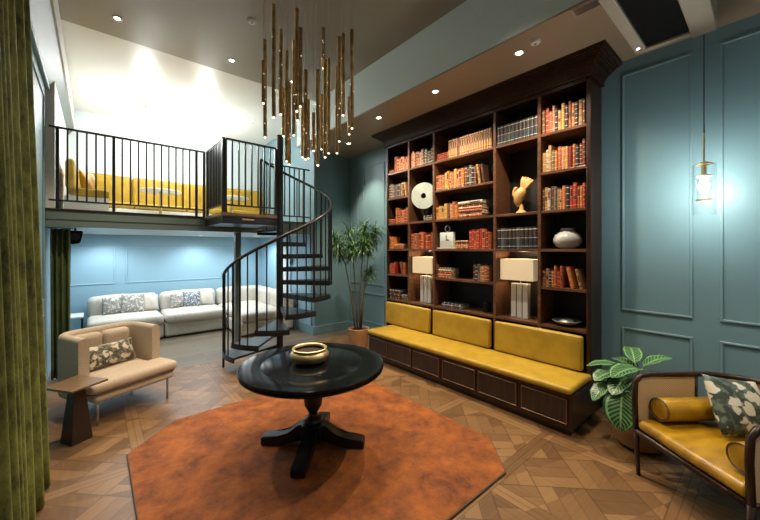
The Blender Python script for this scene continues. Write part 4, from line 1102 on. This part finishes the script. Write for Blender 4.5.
def bolster(lx, label, r=.085, l=.46, y0=.10):
    c = Vector((OX, OY, 0)) + Matrix.Rotation(ang, 3, 'Z') @ Vector((lx, y0, 0))
    tt = thing('bolster', label, 'cushion', (c.x, c.y, .478 + r - .004), ang, 'gold bolsters')
    b = MB(); b.lathe([(0, 0), (r * .8, .0), (r * .97, .012), (r, .03), (r * 1.01, l / 2), (r, l - .03), (r * .97, l - .012), (r * .8, l), (0, l)], 32)
    b.build('cover', M['gold_satin'], tt, 'auto', (0, 0, 0), (R(-90), 0, 0))
    b = MB(); b.lathe([(r * .93, .0), (r * .99, -.004), (r * .99, .008), (r * .93, .006)], 32, close=True); b.build('piping', M['piping'], tt, True, (0, 0, 0), (R(-90), 0, 0))
bolster(.10, 'gold velvet bolster at the far arm of the cane settee')
bolster(W2 - .10, 'gold velvet bolster at the near arm of the cane settee', y0=.06, l=.44)
c = Vector((OX, OY, 0)) + Matrix.Rotation(ang, 3, 'Z') @ Vector((.46, .60, 0))
o = pillow('floral_cushion', .44, .41, .16, M['floral'], None, (3.50, .10, .470), (R(-30), R(9), -YAW + R(2)))
tag(o, 'large floral print cushion leaning on the back of the cane settee', 'cushion')

# ------------------------------------------------------------------ potted calathea
def leaf(b, base, az, tilt, ln, wd, curl=.35, nu=6, nv=12, uvl=None):
    """leaf blade as a curved pointed oval starting at base"""
    uvl = b.bm.loops.layers.uv.verify()
    g = []
    d = Vector((math.cos(az), math.sin(az), 0)); side = Vector((-math.sin(az), math.cos(az), 0)); up = Vector((0, 0, 1))
    p = Vector(base); ang_ = tilt
    cen = []
    for j in range(nv + 1):
        cen.append((p.copy(), ang_)); step = ln / nv
        p += (d * math.cos(ang_) + up * math.sin(ang_)) * step; ang_ -= curl / nv * 2
    for j in range(nv + 1):
        f = j / nv; wv = wd / 2 * math.sin(PI * min(1, f ** .85)) ** .62 if 0 < f < 1 else 0.001
        c, a = cen[j]; nrm = (-d * math.sin(a) + up * math.cos(a)); row = []
        for i in range(nu + 1):
            u = -1 + 2 * i / nu
            row.append((b.bm.verts.new(c + side * u * wv + nrm * (abs(u) * wv * .22 + .004 * math.sin(f * 20) * abs(u))), (i / nu, f)))
        g.append(row)
    for j in range(nv):
        for i in range(nu):
            q = (g[j][i], g[j][i + 1], g[j + 1][i + 1], g[j + 1][i])
            fc = b.bm.faces.new([v[0] for v in q])
            for lp, v in zip(fc.loops, q): lp[uvl].uv = v[1]
KX, KY = 3.80, .80
t = thing('potted_calathea', 'striped-leaf calathea in a brown clay pot between bench and settee', 'plant', (KX, KY, 0))
MB().lathe([(0, 0), (.13, 0), (.19, .04), (.225, .14), (.215, .26), (.185, .36), (.165, .37), (.165, .34), (0, .34)], 40).build('pot', M['pot_brown'], t, 'auto')
MB().lathe([(0, .342), (.163, .342), (.1, .352), (0, .355)], 24).build('soil', M['soil'], t)
# (target x, y, z of blade base relative; azimuth, tilt, length, width)
LV = []
for a_, b_, z, az, tl, ln, wd in ((-.04, -.05, .80, 160, 12, .30, .16), (-.13, -.04, .72, 168, -5, .24, .15), (-.26, -.14, .63, 190, -48, .27, .20), (-.03, -.14, .66, 188, -25, .24, .16), (-.28, -.02, .66, 152, -20, .20, .12),
        (.06, .02, .80, -28, 24, .32, .12), (.00, .05, .82, 20, 30, .28, .13), (-.08, .08, .76, 120, 15, .26, .14), (-.10, -.12, .60, 178, -20, .22, .17), (.08, -.08, .70, -80, 18, .24, .13), (.05, .10, .74, 60, 20, .26, .14),
        (-.02, -.10, .74, 215, 5, .20, .14), (-.22, .02, .74, 150, 0, .18, .13)):
    LV.append((a_ * rt.x + b_ * fw.x, a_ * rt.y + b_ * fw.y, z - .08, az, tl, ln * 1.2, wd * 1.3))
for i, (x, y, z, az, tl, ln, wd) in enumerate(LV):
    b = MB(); leaf(b, (x, y, z), R(az), R(tl), ln, wd); lf = b.build('leaf', M['leaf'], t, True)
    b = MB(); b.tube([(x * .12, y * .12, .345), (x * .4, y * .4, .345 + (z - .345) * .75 + .05), (x, y, z)], .005, 6); b.build('stem', M['stem'], lf, True)

# ------------------------------------------------------------------ tall potted dracaena
TX, TY = 3.73, 4.99
t = thing('potted_dracaena', 'tall slender multi-trunk potted tree with strappy leaves, left of bookcase', 'plant', (TX, TY, 0))
MB().lathe([(0, 0), (.14, 0), (.15, .01), (.19, .30), (.195, .33), (.175, .335), (.165, .30), (0, .29)], 36).build('pot', M['terracotta'], t, 'auto')
MB().lathe([(0, .292), (.163, .302), (0, .31)], 24).build('soil', M['soil'], t)
rr = random.Random(11)
heads = [(-.36, .28, 1.93, 1.0), (-.16, .10, 2.05, 1.1), (.10, -.05, 2.12, 1.15), (.27, -.16, 2.10, 1.05), (-.05, -.22, 1.88, 1.0), (.22, .12, 1.95, .95), (.20, -.08, 1.34, .8), (-.22, -.10, 1.80, .9), (-.42, .05, 1.85, .8), (-.10, .12, 1.72, .9), (.12, -.12, 1.78, .9), (-.28, .20, 1.72, .8), (.32, -.02, 1.98, .75)]
for i, (hx, hy, hz, sc) in enumerate(heads):
    bx_, by_ = hx * .14, hy * .14
    if i < 7:
        MB().tube([(bx_, by_, .30), (bx_ + hx * .15, by_ + hy * .15, .30 + (hz - .3) * .35), (hx * .55, hy * .55, .30 + (hz - .3) * .75), (hx, hy, hz)], .014, 8, radii=[.014, .012, .010, .008]).build('trunk', M['bark'], t, True)
    b = MB()
    for k in range(105):
        az = rr.uniform(0, 2 * PI); tl = R(rr.uniform(-25, 85)); ln = rr.uniform(.20, .33) * sc
        leaf(b, (hx, hy, hz + rr.uniform(-.12, .06)), az, tl, ln, .017, rr.uniform(.4, 1.1), 2, 6)
    b.build('leaf_cluster', M['strap_leaf'], t, True)

# ------------------------------------------------------------------ wall-side pendant at right
t = thing('glass_pendant', 'lit brass and clear glass cylinder pendant hanging before the teal wall', 'pendant light', (3.96, .386, 3.79))
MB().lathe([(0, .06), (.05, .06), (.05, .04), (0, .03)], 24).build('canopy', M['brass'], t, 'auto')
MB().tube([(0, 0, .04), (0, 0, -1.02)], .004, 8).build('cord', M['cable'], t)
MB().tube([(0, 0, -1.0), (0, 0, -1.27)], .007, 10).build('stem', M['brass'], t)
MB().lathe([(0, -1.24), (.02, -1.245), (.055, -1.262), (.058, -1.27), (0, -1.272)], 28).build('cap', M['brass'], t, 'auto')
MB().tube([(0, 0, -1.27), (0, 0, -1.35)], .016, 12).build('lamp_holder', M['brass'], t, 'auto')
MB().lathe([(0, -1.355), (.048, -1.36), (.050, -1.37), (.046, -1.375), (0, -1.376)], 28).build('upper_disc', M['brass'], t, 'auto')
MB().lathe([(.046, -1.41), (.046, -1.565)], 28).build('inner_glass', M['glass'], t, True)
MB().lathe([(.044, -1.565), (.05, -1.565), (.05, -1.575), (.044, -1.575)], 28, close=True).build('lower_ring', M['brass'], t, 'auto')
MB().lathe([(.058, -1.266), (.077, -1.27), (.079, -1.28), (.079, -1.70)], 32).build('outer_glass', M['glass'], t, True)
MB().lathe([(0, -1.378), (.018, -1.39), (.032, -1.44), (.03, -1.48), (.015, -1.505), (0, -1.508)], 20).build('bulb', M['bulb_cool'], t, True)
point('glass_pendant_light', (3.96, .386, 3.79 - 1.445), 85, (1.0, 0.97, 0.90), .045)

# ------------------------------------------------------------------ ceiling box, vent, detectors
t = thing('ceiling_box', 'pale rectangular ceiling unit with black underside, top right', 'ceiling unit', (0, 0, 0))
b = MB(); b.box(2.75, 3.78, .745, .83, 3.60, 3.845, .01); b.box(2.75, 3.92, .30, .455, 3.61, 3.845, .01); b.box(2.75, 3.83, .455, .745, 3.68, 3.845)
b.box(3.78, 3.83, .455, .83, 3.60, 3.845, .004); b.build('housing', M['beige_box'], t)
MB().box(2.76, 3.78, .458, .742, 3.615, 3.678, .006).build('black_panel', M['black_plastic'], t)
MB().lathe([(0, 0), (.012, .002), (0, .006)], 12).build('status_light', M['led_blue'], t, None, (3.72, .79, 3.594))
t = thing('ceiling_vent', 'dark slatted air vent in the soffit left of the ceiling unit', 'vent', (3.17, 1.02, 3.85))
b = MB(); b.box(-.06, .06, -.11, -.10, -.008, 0); b.box(-.06, .06, .10, .11, -.008, 0); b.box(-.06, -.052, -.10, .10, -.008, 0); b.box(.052, .06, -.10, .10, -.008, 0); b.build('frame', M['beige_box'], t)
MB().box(-.052, .052, -.10, .10, -.003, -.001).build('backing', M['black_plastic'], t)
b = MB()
for k in range(7): b.box(-.045 + k * .015 - .003, -.045 + k * .015 + .003, -.10, .10, -.008, -.003)
b.build('slats', M['steel'], t)
for x, y, z, lab in ((1.42, 4.02, 4.52, 'white smoke detector on the taupe ceiling left of the chandelier'), (3.30, 1.52, 3.85, 'white smoke detector on the soffit near the bookcase cornice')):
    t = thing('smoke_detector', lab, 'smoke detector', (x, y, z))
    MB().lathe([(0, 0), (.05, 0), (.05, -.015), (.04, -.03), (0, -.034)], 28).build('body', M['white'], t, 'auto')
    MB().lathe([(0, -.034), (.012, -.034), (.012, -.04), (0, -.04)], 16).build('sensor', M['ceramic_grey'], t, 'auto')
